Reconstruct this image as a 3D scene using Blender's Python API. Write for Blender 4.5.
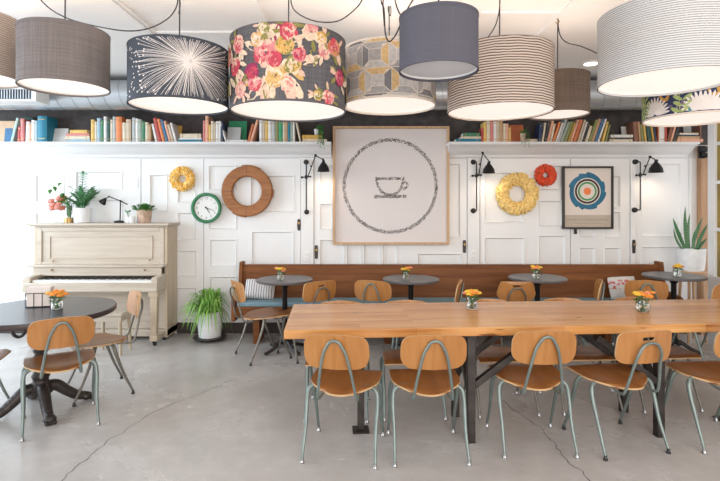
import bpy, bmesh, math, random
from mathutils import Vector, Matrix
PI = math.pi
R = math.radians
random.seed(7)
SC = bpy.context.scene
COL = SC.collection
for o in list(bpy.data.objects):
    bpy.data.objects.remove(o)

# ------------------------------------------------------------------ camera, world, lights, exposure
F, CX, HY, EYE = 490.0, 360.0, 205.0, 1.51
cam_d = bpy.data.cameras.new('camera')
cam = bpy.data.objects.new('camera', cam_d)
COL.objects.link(cam)
cam.location = (0, 0, EYE)
cam.rotation_euler = (R(90), 0, 0)
cam_d.sensor_width = 36
cam_d.sensor_fit = 'HORIZONTAL'
cam_d.lens = F / 720 * 36
cam_d.shift_y = -(240.5 - HY) / 720
cam_d.clip_end = 100
SC.camera = cam

W = bpy.data.worlds.new('world')
SC.world = W
W.use_nodes = True
W.node_tree.nodes['Background'].inputs[0].default_value = (0.97, 0.97, 1.0, 1)
W.node_tree.nodes['Background'].inputs[1].default_value = 0.72

def area(name, loc, target, sx, sy, power, col):
    d = bpy.data.lights.new(name, 'AREA')
    d.shape = 'RECTANGLE'
    d.size, d.size_y, d.energy, d.color = sx, sy, power, col
    o = bpy.data.objects.new(name, d)
    COL.objects.link(o)
    o.location = loc
    o.rotation_euler = (Vector(target) - Vector(loc)).to_track_quat('-Z', 'Y').to_euler()
    return o
area('daylight_side_window', (-6.2, 3.4, 1.9), (0, 4.2, 1.0), 4.0, 2.4, 150, (0.70, 0.86, 1.0))
area('warm_fill_front', (1.6, -3.2, 2.3), (1.2, 5.0, 1.2), 6.0, 2.6, 170, (1.0, 0.91, 0.83))  # added warm fill from behind the camera, source unseen

SC.view_settings.view_transform = 'Standard'
SC.view_settings.look = 'None'
SC.view_settings.gamma = 1
SC.view_settings.use_curve_mapping = False
SC.view_settings.exposure = 0.66

def P(px, py, D):                      # a place seen in the photograph at a known distance
    return Vector(((px - CX) / F * D, D, EYE - (py - HY) / F * D))
def PX(px, D): return (px - CX) / F * D
def PZ(py, D): return EYE - (py - HY) / F * D

# ------------------------------------------------------------------ materials
def newmat(name):
    m = bpy.data.materials.new(name)
    m.use_nodes = True
    nt = m.node_tree
    return m, nt, nt.nodes['Principled BSDF']
def N(nt, typ, **kw):
    n = nt.nodes.new(typ)
    for k, v in kw.items():
        if k in n.inputs: n.inputs[k].default_value = v
        else: setattr(n, k, v)
    return n
def ramp(nt, stops):
    r = nt.nodes.new('ShaderNodeValToRGB')
    e = r.color_ramp.elements
    while len(e) < len(stops): e.new(0.5)
    for i, (p, c) in enumerate(stops):
        e[i].position = p
        e[i].color = (*c, 1)
    return r
def coords(nt, scale=(1, 1, 1), kind='Object', rot=(0, 0, 0)):
    t = nt.nodes.new('ShaderNodeTexCoord')
    m = nt.nodes.new('ShaderNodeMapping')
    m.inputs['Scale'].default_value = scale
    m.inputs['Rotation'].default_value = rot
    nt.links.new(t.outputs[kind], m.inputs[0])
    return m.outputs[0]
def pm(name, c, rough=0.5, metal=0.0, var=0.08, scale=18, bump=0.0, bscale=None, spec=None, emit=None, estr=0):
    m, nt, b = newmat(name)
    v = coords(nt)
    n = N(nt, 'ShaderNodeTexNoise', Scale=scale, Detail=4.0)
    nt.links.new(v, n.inputs['Vector'])
    lo = [max(0, x * (1 - var)) for x in c]
    hi = [min(1, x * (1 + var)) for x in c]
    r = ramp(nt, [(0.3, lo), (0.7, hi)])
    nt.links.new(n.outputs[0], r.inputs[0])
    nt.links.new(r.outputs[0], b.inputs['Base Color'])
    b.inputs['Roughness'].default_value = rough
    b.inputs['Metallic'].default_value = metal
    if spec is not None: b.inputs['Specular IOR Level'].default_value = spec
    if bump:
        n2 = N(nt, 'ShaderNodeTexNoise', Scale=bscale or scale * 4, Detail=3.0)
        nt.links.new(v, n2.inputs['Vector'])
        bp = N(nt, 'ShaderNodeBump', Strength=bump, Distance=0.01)
        nt.links.new(n2.outputs[0], bp.inputs['Height'])
        nt.links.new(bp.outputs[0], b.inputs['Normal'])
    if emit:
        b.inputs['Emission Color'].default_value = (*emit, 1)
        b.inputs['Emission Strength'].default_value = estr
    return m
def wood(name, dark, mid, light, axis='X', scale=6.0, rough=0.35, stretch=14, coat=0.0, spec=0.5):
    m, nt, b = newmat(name)
    s = {'X': (scale / stretch, scale, scale), 'Y': (scale, scale / stretch, scale), 'Z': (scale, scale, scale / stretch)}[axis]
    v = coords(nt, s)
    n = N(nt, 'ShaderNodeTexNoise', Scale=3.0, Detail=8.0, Roughness=0.62, Distortion=0.7)
    nt.links.new(v, n.inputs['Vector'])
    r = ramp(nt, [(0.30, dark), (0.5, mid), (0.72, light)])
    nt.links.new(n.outputs[0], r.inputs[0])
    nt.links.new(r.outputs[0], b.inputs['Base Color'])
    b.inputs['Roughness'].default_value = rough
    b.inputs['Coat Weight'].default_value = coat
    b.inputs['Specular IOR Level'].default_value = spec
    b.inputs['Coat Roughness'].default_value = 0.15
    return m
def glass(name, c=(1, 1, 1), rough=0.02):
    m, nt, b = newmat(name)
    b.inputs['Base Color'].default_value = (*c, 1)
    b.inputs['Transmission Weight'].default_value = 1
    b.inputs['Roughness'].default_value = rough
    b.inputs['IOR'].default_value = 1.42
    return m
def stripes(name, c1, c2, freq, duty=0.5, axis='Z', distort=0.0, rough=0.8, soft=0.12, bump=0.0):
    m, nt, b = newmat(name)
    v = coords(nt)
    w = N(nt, 'ShaderNodeTexWave', wave_type='BANDS', bands_direction=axis, Scale=freq / 20 * 2 * PI, Distortion=distort, Detail=2.0)
    w.inputs['Detail Scale'].default_value = 0.6
    nt.links.new(v, w.inputs['Vector'])
    r = ramp(nt, [(max(0, duty - soft), c1), (min(1, duty + soft), c2)])
    nt.links.new(w.outputs[1], r.inputs[0])
    nt.links.new(r.outputs[0], b.inputs['Base Color'])
    b.inputs['Roughness'].default_value = rough
    if bump:
        bp = N(nt, 'ShaderNodeBump', Strength=bump, Distance=0.01)
        nt.links.new(w.outputs[1], bp.inputs['Height'])
        nt.links.new(bp.outputs[0], b.inputs['Normal'])
    return m
def weave(name, c1, c2, freq=480, rough=0.9):
    m, nt, b = newmat(name)
    v1 = coords(nt, (3, 3, freq)); v2 = coords(nt, (freq, freq, 3))
    n1 = N(nt, 'ShaderNodeTexNoise', Scale=1.0, Detail=2.0); nt.links.new(v1, n1.inputs['Vector'])
    n2 = N(nt, 'ShaderNodeTexNoise', Scale=1.0, Detail=2.0); nt.links.new(v2, n2.inputs['Vector'])
    a = N(nt, 'ShaderNodeMath', operation='ADD'); nt.links.new(n1.outputs[0], a.inputs[0]); nt.links.new(n2.outputs[0], a.inputs[1])
    h = N(nt, 'ShaderNodeMath', operation='MULTIPLY'); nt.links.new(a.outputs[0], h.inputs[0]); h.inputs[1].default_value = 0.5
    r = ramp(nt, [(0.36, c1), (0.64, c2)]); nt.links.new(h.outputs[0], r.inputs[0])
    nt.links.new(r.outputs[0], b.inputs['Base Color'])
    b.inputs['Roughness'].default_value = rough
    return m

M = {}
M['white'] = pm('white_paint', (0.82, 0.82, 0.81), 0.35, var=0.02, scale=3)
M['shelfwhite'] = pm('shelf_paint', (0.80, 0.80, 0.80), 0.4, var=0.02, scale=3)
M['ceil'] = pm('ceiling_paint', (0.86, 0.84, 0.82), 0.7, var=0.02, scale=2)
M['dark'] = pm('dark_felt_wall', (0.078, 0.068, 0.066), 0.95, var=0.3, scale=9, bump=0.2)
M['base'] = pm('dark_baseboard', (0.045, 0.030, 0.028), 0.5)
M['duct'] = pm('galvanised_steel', (0.46, 0.48, 0.50), 0.36, 0.75, var=0.06, scale=7)
M['seam'] = pm('duct_seam', (0.30, 0.32, 0.34), 0.4, 0.6)
M['black'] = pm('black_metal', (0.022, 0.021, 0.022), 0.38, 0.5, var=0.2)
M['iron'] = pm('cast_iron', (0.055, 0.045, 0.042), 0.42, 0.5, var=0.3, scale=30, bump=0.5, bscale=60)
M['steel'] = pm('dark_raw_steel', (0.060, 0.052, 0.048), 0.4, 0.7, var=0.3, scale=12)
M['tube'] = pm('grey_green_tube', (0.20, 0.245, 0.23), 0.34, 0.45, var=0.12, scale=14)
M['tubewarm'] = pm('worn_grey_tube', (0.19, 0.175, 0.15), 0.36, 0.5, var=0.15, scale=14)
M['chrome'] = pm('chrome_glide', (0.42, 0.42, 0.42), 0.3, 1.0)
M['rubber'] = pm('black_rubber', (0.02, 0.02, 0.02), 0.6)
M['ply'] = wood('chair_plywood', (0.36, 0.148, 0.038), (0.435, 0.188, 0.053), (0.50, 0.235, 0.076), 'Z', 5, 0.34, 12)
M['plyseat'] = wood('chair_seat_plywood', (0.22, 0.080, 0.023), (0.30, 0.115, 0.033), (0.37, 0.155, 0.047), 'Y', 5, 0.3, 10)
M['plyedge'] = pm('plywood_edge', (0.62, 0.40, 0.20), 0.5)
M['bench'] = wood('bench_wood', (0.115, 0.036, 0.010), (0.188, 0.066, 0.020), (0.255, 0.098, 0.032), 'X', 5, 0.5, 14, 0.0, 0.2)
M['slate'] = pm('dark_grey_tabletop', (0.125, 0.117, 0.117), 0.33, 0.0, var=0.22, scale=9)
M['darktop'] = pm('dark_table_laminate', (0.050, 0.050, 0.058), 0.26, var=0.2, scale=5)
M['darkrim'] = pm('dark_brown_table_rim', (0.045, 0.028, 0.026), 0.35)
M['piano'] = wood('blonde_piano_wood', (0.46, 0.38, 0.295), (0.535, 0.455, 0.365), (0.585, 0.515, 0.425), 'X', 7, 0.38, 12)
M['piano_warmlit'] = wood('blonde_piano_wood_warmlit', (0.46, 0.36, 0.25), (0.53, 0.43, 0.31), (0.58, 0.485, 0.365), 'Z', 7, 0.38, 12)  # same wood, upright grain, with warm bounce light painted into a tanner tone
M['key'] = pm('ivory_key', (0.85, 0.84, 0.80), 0.25, var=0.02)
M['ebony'] = pm('ebony_key', (0.02, 0.02, 0.022), 0.3)
M['brass'] = pm('brass', (0.42, 0.27, 0.11), 0.35, 0.9)
M['cushion'] = pm('blue_grey_cushion', (0.19, 0.29, 0.33), 0.9, var=0.12, scale=40)
M['glass'] = glass('clear_glass')
M['water'] = glass('water', (0.85, 0.95, 0.92))
M['leaf'] = pm('leaf_green', (0.075, 0.23, 0.05), 0.5, var=0.4, scale=25)
M['leafdark'] = pm('dark_leaf', (0.075, 0.23, 0.085), 0.4, var=0.4, scale=20)
M['leaflight'] = pm('light_leaf', (0.25, 0.46, 0.08), 0.5, var=0.35, scale=14)
M['leafspider'] = pm('spider_leaf', (0.20, 0.42, 0.075), 0.5, var=0.45, scale=9)
M['snake'] = stripes('snake_leaf', (0.045, 0.15, 0.055), (0.10, 0.24, 0.10), 40, 0.6, 'Z', 6.0, 0.4)
M['orange'] = pm('orange_petal', (0.85, 0.30, 0.04), 0.6, var=0.2)
M['yellow'] = pm('yellow_petal', (0.88, 0.58, 0.06), 0.6, var=0.15)
M['coral'] = pm('coral_petal', (0.84, 0.27, 0.17), 0.6, var=0.2)
M['pink'] = pm('pink_petal', (0.83, 0.34, 0.28), 0.6, var=0.15)
M['ceramic'] = pm('white_ceramic', (0.80, 0.81, 0.81), 0.3, var=0.03)
M['terra'] = pm('worn_terracotta', (0.56, 0.40, 0.30), 0.8, var=0.3, scale=22)
M['soil'] = pm('potting_soil', (0.05, 0.035, 0.025), 0.95, var=0.4, scale=60)
M['oak'] = wood('light_oak', (0.47, 0.28, 0.15), (0.56, 0.35, 0.19), (0.62, 0.41, 0.24), 'Z', 8, 0.45, 10)
M['paper'] = pm('art_paper', (0.72, 0.67, 0.65), 0.6, var=0.01, scale=2)
M['ink'] = pm('dark_brown_ink', (0.035, 0.028, 0.027), 0.7, var=0.5, scale=60)
M['frameblack'] = pm('black_picture_frame', (0.02, 0.018, 0.017), 0.4)
M['posterpaper'] = pm('poster_paper', (0.74, 0.66, 0.59), 0.6, var=0.01)
M['posterband'] = pm('poster_caption_band', (0.50, 0.42, 0.34), 0.6, var=0.02)
M['posterink'] = pm('poster_caption_ink', (0.36, 0.29, 0.23), 0.6)
M['pblue'] = pm('poster_blue', (0.018, 0.145, 0.25), 0.6, var=0.25, scale=12)
M['pgreen'] = pm('poster_green', (0.055, 0.28, 0.10), 0.6)
M['pbrown'] = pm('poster_black', (0.04, 0.02, 0.018), 0.6)
M['porange'] = pm('poster_orange', (0.86, 0.22, 0.06), 0.6)
M['mould'] = wood('rust_brown_wood', (0.22, 0.078, 0.025), (0.33, 0.125, 0.038), (0.42, 0.175, 0.06), 'X', 6, 0.5, 4)
M['clockgreen'] = pm('green_enamel', (0.035, 0.20, 0.085), 0.25, var=0.15)
M['clockface'] = pm('clock_face', (0.80, 0.80, 0.78), 0.5, var=0.02)
M['felty'] = pm('yellow_felt', (0.92, 0.645, 0.24), 0.8, var=0.14, scale=30)
M['felto'] = pm('amber_felt', (0.88, 0.50, 0.10), 0.8, var=0.14, scale=30)
M['feltr'] = pm('red_orange_felt', (0.70, 0.085, 0.03), 0.8, var=0.25, scale=30)
M['cord'] = pm('black_cord', (0.03, 0.028, 0.03), 0.7)
M['plastic'] = pm('white_plastic', (0.84, 0.84, 0.83), 0.35, var=0.01)
M['slot'] = pm('dark_slot', (0.06, 0.06, 0.06), 0.6)
M['lining'] = pm('white_shade_lining', (0.86, 0.84, 0.80), 0.8, var=0.01)
M['diff'] = pm('lit_diffuser', (0.85, 0.82, 0.78), 0.7, var=0.01, emit=(1.0, 0.88, 0.80), estr=0.42)
M['diffoff'] = pm('unlit_diffuser', (0.70, 0.73, 0.78), 0.7, var=0.01)
M['lens'] = pm('downlight_lens', (0.9, 0.9, 0.88), 0.4, var=0.0, emit=(1.0, 0.92, 0.82), estr=5)
M['pages'] = stripes('book_pages', (0.62, 0.56, 0.46), (0.78, 0.73, 0.63), 400, 0.5, 'X')
M['post'] = wood('brown_post', (0.40, 0.22, 0.12), (0.50, 0.29, 0.16), (0.58, 0.36, 0.21), 'Z', 6, 0.5, 10)
M['amber'] = pm('amber_glass', (0.30, 0.205, 0.045), 0.2, var=0.3, scale=2.5)
M['napkin'] = pm('paper_napkins', (0.82, 0.74, 0.70), 0.8, var=0.03)

# communal tabletop: staggered planks with grain, checks and knots
def plank_mat():
    m, nt, b = newmat('reclaimed_plank_top')
    v = coords(nt)
    br = N(nt, 'ShaderNodeTexBrick', Scale=1.0)
    br.offset = 0.37
    br.inputs['Color1'].default_value = (0.25, 0.25, 0.25, 1)
    br.inputs['Color2'].default_value = (0.85, 0.85, 0.85, 1)
    br.inputs['Mortar'].default_value = (0.0, 0.0, 0.0, 1)
    br.inputs['Mortar Size'].default_value = 0.0012
    br.inputs['Brick Width'].default_value = 0.95
    br.inputs['Row Height'].default_value = 0.09
    nt.links.new(v, br.inputs['Vector'])
    v2 = coords(nt, (0.55, 9, 9))
    n = N(nt, 'ShaderNodeTexNoise', Scale=3.2, Detail=8.0, Roughness=0.6, Distortion=0.5)
    nt.links.new(v2, n.inputs['Vector'])
    mx = N(nt, 'ShaderNodeMath', operation='MULTIPLY_ADD')
    mx.inputs[1].default_value = 0.30
    sc = N(nt, 'ShaderNodeMath', operation='MULTIPLY'); sc.inputs[1].default_value = 0.72
    nt.links.new(n.outputs[0], sc.inputs[0])
    nt.links.new(br.outputs[0], mx.inputs[0]); nt.links.new(sc.outputs[0], mx.inputs[2])
    r = ramp(nt, [(0.22, (0.19, 0.055, 0.012)), (0.38, (0.48, 0.185, 0.048)), (0.54, (0.63, 0.29, 0.088)), (0.75, (0.75, 0.42, 0.165))])
    nt.links.new(mx.outputs[0], r.inputs[0])
    v3 = coords(nt, (1.3, 16, 16))
    n3 = N(nt, 'ShaderNodeTexNoise', Scale=2.1, Detail=3.0)
    nt.links.new(v3, n3.inputs['Vector'])
    r3 = ramp(nt, [(0.27, (0.16, 0.07, 0.03)), (0.315, (1, 1, 1))])
    nt.links.new(n3.outputs[0], r3.inputs[0])
    mu = N(nt, 'ShaderNodeMixRGB', blend_type='MULTIPLY'); mu.inputs[0].default_value = 0.8
    nt.links.new(r.outputs[0], mu.inputs[1]); nt.links.new(r3.outputs[0], mu.inputs[2])
    nt.links.new(mu.outputs[0], b.inputs['Base Color'])
    b.inputs['Roughness'].default_value = 0.27
    b.inputs['Coat Weight'].default_value = 0.08
    b.inputs['Coat Roughness'].default_value = 0.12
    return m
M['plank'] = plank_mat()

def concrete():
    m, nt, b = newmat('polished_concrete')
    v = coords(nt)
    n1 = N(nt, 'ShaderNodeTexNoise', Scale=0.9, Detail=6.0, Roughness=0.62, Distortion=0.6); nt.links.new(v, n1.inputs['Vector'])
    n2 = N(nt, 'ShaderNodeTexNoise', Scale=7.0, Detail=6.0, Roughness=0.7); nt.links.new(v, n2.inputs['Vector'])
    a = N(nt, 'ShaderNodeMath', operation='MULTIPLY_ADD'); a.inputs[1].default_value = 0.35
    h = N(nt, 'ShaderNodeMath', operation='MULTIPLY'); h.inputs[1].default_value = 0.68
    nt.links.new(n1.outputs[0], h.inputs[0]); nt.links.new(n2.outputs[0], a.inputs[0]); nt.links.new(h.outputs[0], a.inputs[2])
    r = ramp(nt, [(0.36, (0.44, 0.41, 0.385)), (0.52, (0.50, 0.47, 0.445)), (0.66, (0.59, 0.565, 0.54))])
    nt.links.new(a.outputs[0], r.inputs[0])
    nt.links.new(r.outputs[0], b.inputs['Base Color'])
    rr = ramp(nt, [(0.35, (0.19, 0.19, 0.19)), (0.65, (0.30, 0.30, 0.30))])
    nt.links.new(n1.outputs[0], rr.inputs[0]); nt.links.new(rr.outputs[0], b.inputs['Roughness'])
    return m
M['floor'] = concrete()
M['crack'] = pm('floor_crack', (0.10, 0.085, 0.075), 0.8)

# ------------------------------------------------------------------ mesh helpers
class MB:
    def __init__(s): s.bm = bmesh.new()
    def face(s, pts, mi=0):
        f = s.bm.faces.new([s.bm.verts.new(p) for p in pts]); f.material_index = mi; return f
    def box(s, x0, x1, y0, y1, z0, z1, mi=0, Mx=None):
        c = [Vector((x, y, z)) for z in (z0, z1) for y in (y0, y1) for x in (x0, x1)]
        if Mx: c = [Mx @ p for p in c]
        v = [s.bm.verts.new(p) for p in c]
        for q in ((0, 2, 3, 1), (4, 5, 7, 6), (0, 1, 5, 4), (2, 6, 7, 3), (0, 4, 6, 2), (1, 3, 7, 5)):
            s.bm.faces.new([v[i] for i in q]).material_index = mi
    def tube(s, pts, r, n=8, mi=0, cap=True, closed=False):
        pts = [Vector(p) for p in pts]
        k = len(pts)
        rs = r if isinstance(r, (list, tuple)) else [r] * k
        rings, up = [], None
        for i, p in enumerate(pts):
            if closed: t = pts[(i + 1) % k] - pts[i - 1]
            else: t = pts[min(i + 1, k - 1)] - pts[max(i - 1, 0)]
            t.normalize()
            if up is None:
                up = Vector((0, 0, 1)) if abs(t.z) < 0.9 else Vector((1, 0, 0))
            a = t.cross(up)
            if a.length < 1e-5: a = t.orthogonal()
            a.normalize(); b = a.cross(t); b.normalize(); up = b
            rings.append([s.bm.verts.new(p + rs[i] * (math.cos(2 * PI * j / n) * a + math.sin(2 * PI * j / n) * b)) for j in range(n)])
        for i in range(k if closed else k - 1):
            A, B = rings[i], rings[(i + 1) % k]
            for j in range(n):
                s.bm.faces.new((A[j], A[(j + 1) % n], B[(j + 1) % n], B[j])).material_index = mi
        if cap and not closed:
            s.bm.faces.new(rings[0][::-1]).material_index = mi
            s.bm.faces.new(rings[-1]).material_index = mi
    def cyl(s, p0, p1, r0, r1=None, n=12, mi=0): s.tube([p0, p1], [r0, r0 if r1 is None else r1], n, mi)
    def lathe(s, prof, c=(0, 0, 0), n=24, mi=0, Mx=None, closed=False):
        c = Vector(c)
        rings = []
        for (r, z) in prof:
            ring = []
            for j in range(n):
                p = Vector((r * math.cos(2 * PI * j / n), r * math.sin(2 * PI * j / n), z))
                ring.append(s.bm.verts.new(c + (Mx @ p if Mx else p)))
            rings.append(ring)
        L = len(rings)
        for i in range(L if closed else L - 1):
            A, B = rings[i], rings[(i + 1) % L]
            for j in range(n):
                s.bm.faces.new((A[j], A[(j + 1) % n], B[(j + 1) % n], B[j])).material_index = mi
        if not closed:
            if prof[0][0] > 1e-4: s.bm.faces.new(rings[0][::-1]).material_index = mi
            if prof[-1][0] > 1e-4: s.bm.faces.new(rings[-1]).material_index = mi
    def ball(s, c, r, n=8, mi=0, Mx=None):
        r = r if isinstance(r, (tuple, list)) else (r, r, r)
        m = Matrix.Translation(Vector(c)) @ (Mx.to_4x4() if Mx else Matrix.Identity(4)) @ Matrix.Diagonal((*r, 1))
        k = max(4, n // 2 + 1); T = s.bm.verts.new(m @ Vector((0, 0, 1))); B = s.bm.verts.new(m @ Vector((0, 0, -1)))
        rings = [[s.bm.verts.new(m @ Vector((math.sin(PI * i / k) * math.cos(2 * PI * j / n), math.sin(PI * i / k) * math.sin(2 * PI * j / n), math.cos(PI * i / k)))) for j in range(n)] for i in range(1, k)]
        fs = [(T, rings[0][j], rings[0][(j + 1) % n]) for j in range(n)] + [(B, rings[-1][(j + 1) % n], rings[-1][j]) for j in range(n)]
        for a, c in zip(rings, rings[1:]): fs += [(a[j], c[j], c[(j + 1) % n], a[(j + 1) % n]) for j in range(n)]
        for f in fs: s.bm.faces.new(f).material_index = mi
    def prism(s, poly, axis, a, b, mi=0):          # polygon swept along an axis; poly gives the two other coordinates
        def mk(p, t):
            return {'X': (t, p[0], p[1]), 'Y': (p[0], t, p[1]), 'Z': (p[0], p[1], t)}[axis]
        A = [s.bm.verts.new(mk(p, a)) for p in poly]; B = [s.bm.verts.new(mk(p, b)) for p in poly]
        n = len(poly)
        for i in range(n):
            s.bm.faces.new((A[i], A[(i + 1) % n], B[(i + 1) % n], B[i])).material_index = mi
        s.bm.faces.new(A[::-1]).material_index = mi; s.bm.faces.new(B).material_index = mi
    def build(s, name, mats, parent=None, smooth=True, bevel=0, fix=True):
        if fix: bmesh.ops.recalc_face_normals(s.bm, faces=s.bm.faces[:])
        me = bpy.data.meshes.new(name)
        s.bm.to_mesh(me); s.bm.free()
        for m in (mats if isinstance(mats, (list, tuple)) else [mats]): me.materials.append(M[m] if isinstance(m, str) else m)
        if smooth and len(me.polygons):
            me.polygons.foreach_set('use_smooth', [True] * len(me.polygons))
            me.set_sharp_from_angle(angle=R(38))
        o = bpy.data.objects.new(name, me)
        COL.objects.link(o)
        if parent: o.parent = parent
        if bevel:
            b = o.modifiers.new('bevel', 'BEVEL'); b.width = bevel; b.segments = 2; b.limit_method = 'ANGLE'; b.angle_limit = R(40)
        return o
def tag(o, label, cat, group=None):
    o['label'] = label; o['category'] = cat
    if group: o['group'] = group
    return o
def struct(o): o['kind'] = 'structure'; return o
def thing(name, label, cat, loc=(0, 0, 0), rz=0, group=None):
    o = bpy.data.objects.new(name, None); COL.objects.link(o)
    o.empty_display_size = 0.1
    o.location = loc; o.rotation_euler = (0, 0, rz)
    return tag(o, label, cat, group)
def dup(root, loc, rz=None, label=None, group=None):
    r = root.copy(); COL.objects.link(r); r.location = loc
    if rz is not None: r.rotation_euler = (0, 0, rz)
    if label: r['label'] = label
    if group: r['group'] = group
    for ch in list(root.children):
        c = ch.copy(); COL.objects.link(c); c.parent = r
        for g in ch.children:
            d = g.copy(); COL.objects.link(d); d.parent = c
    return r
def cat(pts, sub=6, closed=False):                  # Catmull-Rom smoothing of a path
    p = [Vector(q) for q in pts]; n = len(p); out = []
    for i in range(n if closed else n - 1):
        if closed: a, b, c, d = p[i - 1], p[i], p[(i + 1) % n], p[(i + 2) % n]
        else: a, b, c, d = p[max(i - 1, 0)], p[i], p[i + 1], p[min(i + 2, n - 1)]
        for k in range(sub):
            t = k / sub
            out.append(0.5 * ((2 * b) + (c - a) * t + (2 * a - 5 * b + 4 * c - d) * t * t + (3 * b - a - 3 * c + d) * t ** 3))
    if not closed: out.append(p[-1])
    return out
def lerp(a, b, t): return a + (b - a) * t
def roundpoly(pts, rad, n=6):
    out = []; k = len(pts)
    for i in range(k):
        p = Vector(pts[i]).to_2d() if len(pts[i]) > 2 else Vector(pts[i]); a = Vector(pts[i - 1]); b = Vector(pts[(i + 1) % k])
        r = rad[i] if isinstance(rad, (list, tuple)) else rad
        u = (a - p).normalized(); v = (b - p).normalized()
        ang = u.angle(v); d = min(r / math.tan(ang / 2), (a - p).length * 0.49, (b - p).length * 0.49)
        s, e = p + u * d, p + v * d
        for j in range(n + 1):
            t = j / n
            out.append((1 - t) ** 2 * s + 2 * t * (1 - t) * p + t * t * e)
    return out

# ------------------------------------------------------------------ the setting
WD = 5.80
b = MB(); b.box(-6.6, 4.6, -4.0, WD + .1, -0.08, 0); floor_o = struct(b.build('floor', 'floor', smooth=False))
b = MB(); b.box(-6.6, 4.6, 0.4, WD + .1, 2.95, 3.03); struct(b.build('ceiling', 'ceil', smooth=False))
b = MB(); b.box(-6.6, 4.6, WD, WD + .1, 0, 2.95); wall_back = struct(b.build('wall_back', ['white'], smooth=False))
b = MB(); b.box(-6.6, 4.6, WD - .012, WD, 2.22, 2.95); b.build('upper_felt_band', 'dark', wall_back, smooth=False)
b = MB(); b.box(PX(177, 5.78), 4.2, WD - .035, WD, 0, 0.125); b.box(-4.6, PX(30, 5.78), WD - .035, WD, 0, 0.125)
struct(b.build('baseboard_back', 'base', smooth=False, bevel=.004))
def crack(pts):
    b = MB(); p = []
    for i in range(len(pts) - 1):
        for k in range(7):
            t = k / 7
            q = Vector(pts[i]).lerp(Vector(pts[i + 1]), t) + Vector((random.uniform(-2, 2), random.uniform(-.7, .7)))
            p.append(q)
    w = []
    for q in p:
        D = EYE * F / (q.y - HY); w.append(Vector((PX(q.x, D), D, 0.0006)))
    for i in range(len(w) - 1):
        t = (w[i + 1] - w[i]); nrm = Vector((-t.y, t.x, 0)).normalized() * random.uniform(.0018, .0036)
        b.face([w[i] - nrm, w[i + 1] - nrm, w[i + 1] + nrm, w[i] + nrm])
    b.build('floor_crack', 'crack', floor_o, smooth=False)
crack([(498, 398), (530, 420), (552, 440), (566, 460), (592, 481), (600, 490)])
crack([(235, 379), (195, 395), (150, 415), (110, 440), (85, 460), (55, 485)])

FD = WD - .022                       # face of the old doors that panel the wall
def panel_door(name, x0, x1, panels, y0=158, y1=333, mat='white'):
    X = lambda p: PX(p, FD); Z = lambda p: PZ(p, FD)
    b = MB()
    ps = [(X(a), X(c), Z(d), Z(e)) for a, e, c, d in panels]   # x0,x1,zlow,zhigh
    xs = sorted(set([X(x0), X(x1)] + [v for p in ps for v in p[:2]]))
    zs = sorted(set([max(0, Z(y1)), Z(y0)] + [v for p in ps for v in p[2:]]))
    for i in range(len(xs) - 1):
        for j in range(len(zs) - 1):
            cx, cz = (xs[i] + xs[i + 1]) / 2, (zs[j] + zs[j + 1]) / 2
            if any(p[0] < cx < p[1] and p[2] < cz < p[3] for p in ps): continue
            b.face([(xs[i], FD, zs[j]), (xs[i + 1], FD, zs[j]), (xs[i + 1], FD, zs[j + 1]), (xs[i], FD, zs[j + 1])])
    def ring(p, a, ya, c, yc):
        o = [(p[0] + a, ya, p[2] + a), (p[1] - a, ya, p[2] + a), (p[1] - a, ya, p[3] - a), (p[0] + a, ya, p[3] - a)]
        q = [(p[0] + c, yc, p[2] + c), (p[1] - c, yc, p[2] + c), (p[1] - c, yc, p[3] - c), (p[0] + c, yc, p[3] - c)]
        for k in range(4): b.face([o[k], o[(k + 1) % 4], q[(k + 1) % 4], q[k]])
        return q
    for p in ps:
        ring(p, 0, FD, .004, FD - .007); ring(p, .004, FD - .007, .012, FD - .007)
        q = ring(p, .012, FD - .007, .026, FD + .016); b.face(q)
    xa, xb, za, zb = xs[0], xs[-1], zs[0], zs[-1]
    for q in ([(xa, za), (xa, zb)], [(xb, za), (xb, zb)], [(xa, zb), (xb, zb)]):
        (u0, v0), (u1, v1) = q
        b.face([(u0, FD, v0), (u1, FD, v1), (u1, WD, v1), (u0, WD, v0)])
    bmesh.ops.remove_doubles(b.bm, verts=b.bm.verts[:], dist=1e-5)
    return struct(b.build(name, mat, smooth=False))
panel_door('door_1', -60, 27.4, [(-50, 168, 20, 264), (-50, 272, 20, 325)])
d1 = panel_door('door_2', 28, 140.6, [(35, 174, 65, 203), (35, 212, 65, 262), (75, 171, 123, 190), (75, 199, 123, 262), (35, 272, 123, 322)])
panel_door('door_3', 141.4, 203.4, [(149, 174, 168, 212), (177, 176, 196, 203), (177, 212, 196, 241), (177, 250, 197, 277), (149, 222, 168, 277), (149, 287, 197, 320)])
d3 = panel_door('door_4', 204, 300.4, [(208, 165, 237, 191), (208, 203, 237, 230), (209, 239, 237, 267), (209, 276, 237, 320), (250, 175, 295, 213), (251, 231, 294, 275), (251, 284, 294, 320)])
b = MB(); b.box(PX(301, FD), PX(313.6, FD), FD - .012, WD, 0, PZ(158, FD)); struct(b.build('trim_1', 'white', bevel=.004))
d4 = panel_door('door_5', 314.6, 466.6, [(319, 165, 345, 194), (319, 203, 333, 230), (319, 239, 345, 290), (346, 240, 362, 290), (363, 240, 381, 290), (382, 240, 398, 290), (418, 163, 461, 238), (417, 253, 462, 290), (360, 165, 405, 230)])
b = MB(); b.box(PX(467.4, FD), PX(479.4, FD), FD - .012, WD, 0, PZ(158, FD)); struct(b.build('trim_2', 'white', bevel=.004))
panel_door('door_6', 480.2, 570, [(484, 172, 524, 223), (484, 237, 525, 290), (538, 165, 565, 191), (538, 200, 563, 227), (538, 235, 566, 290)])
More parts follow.
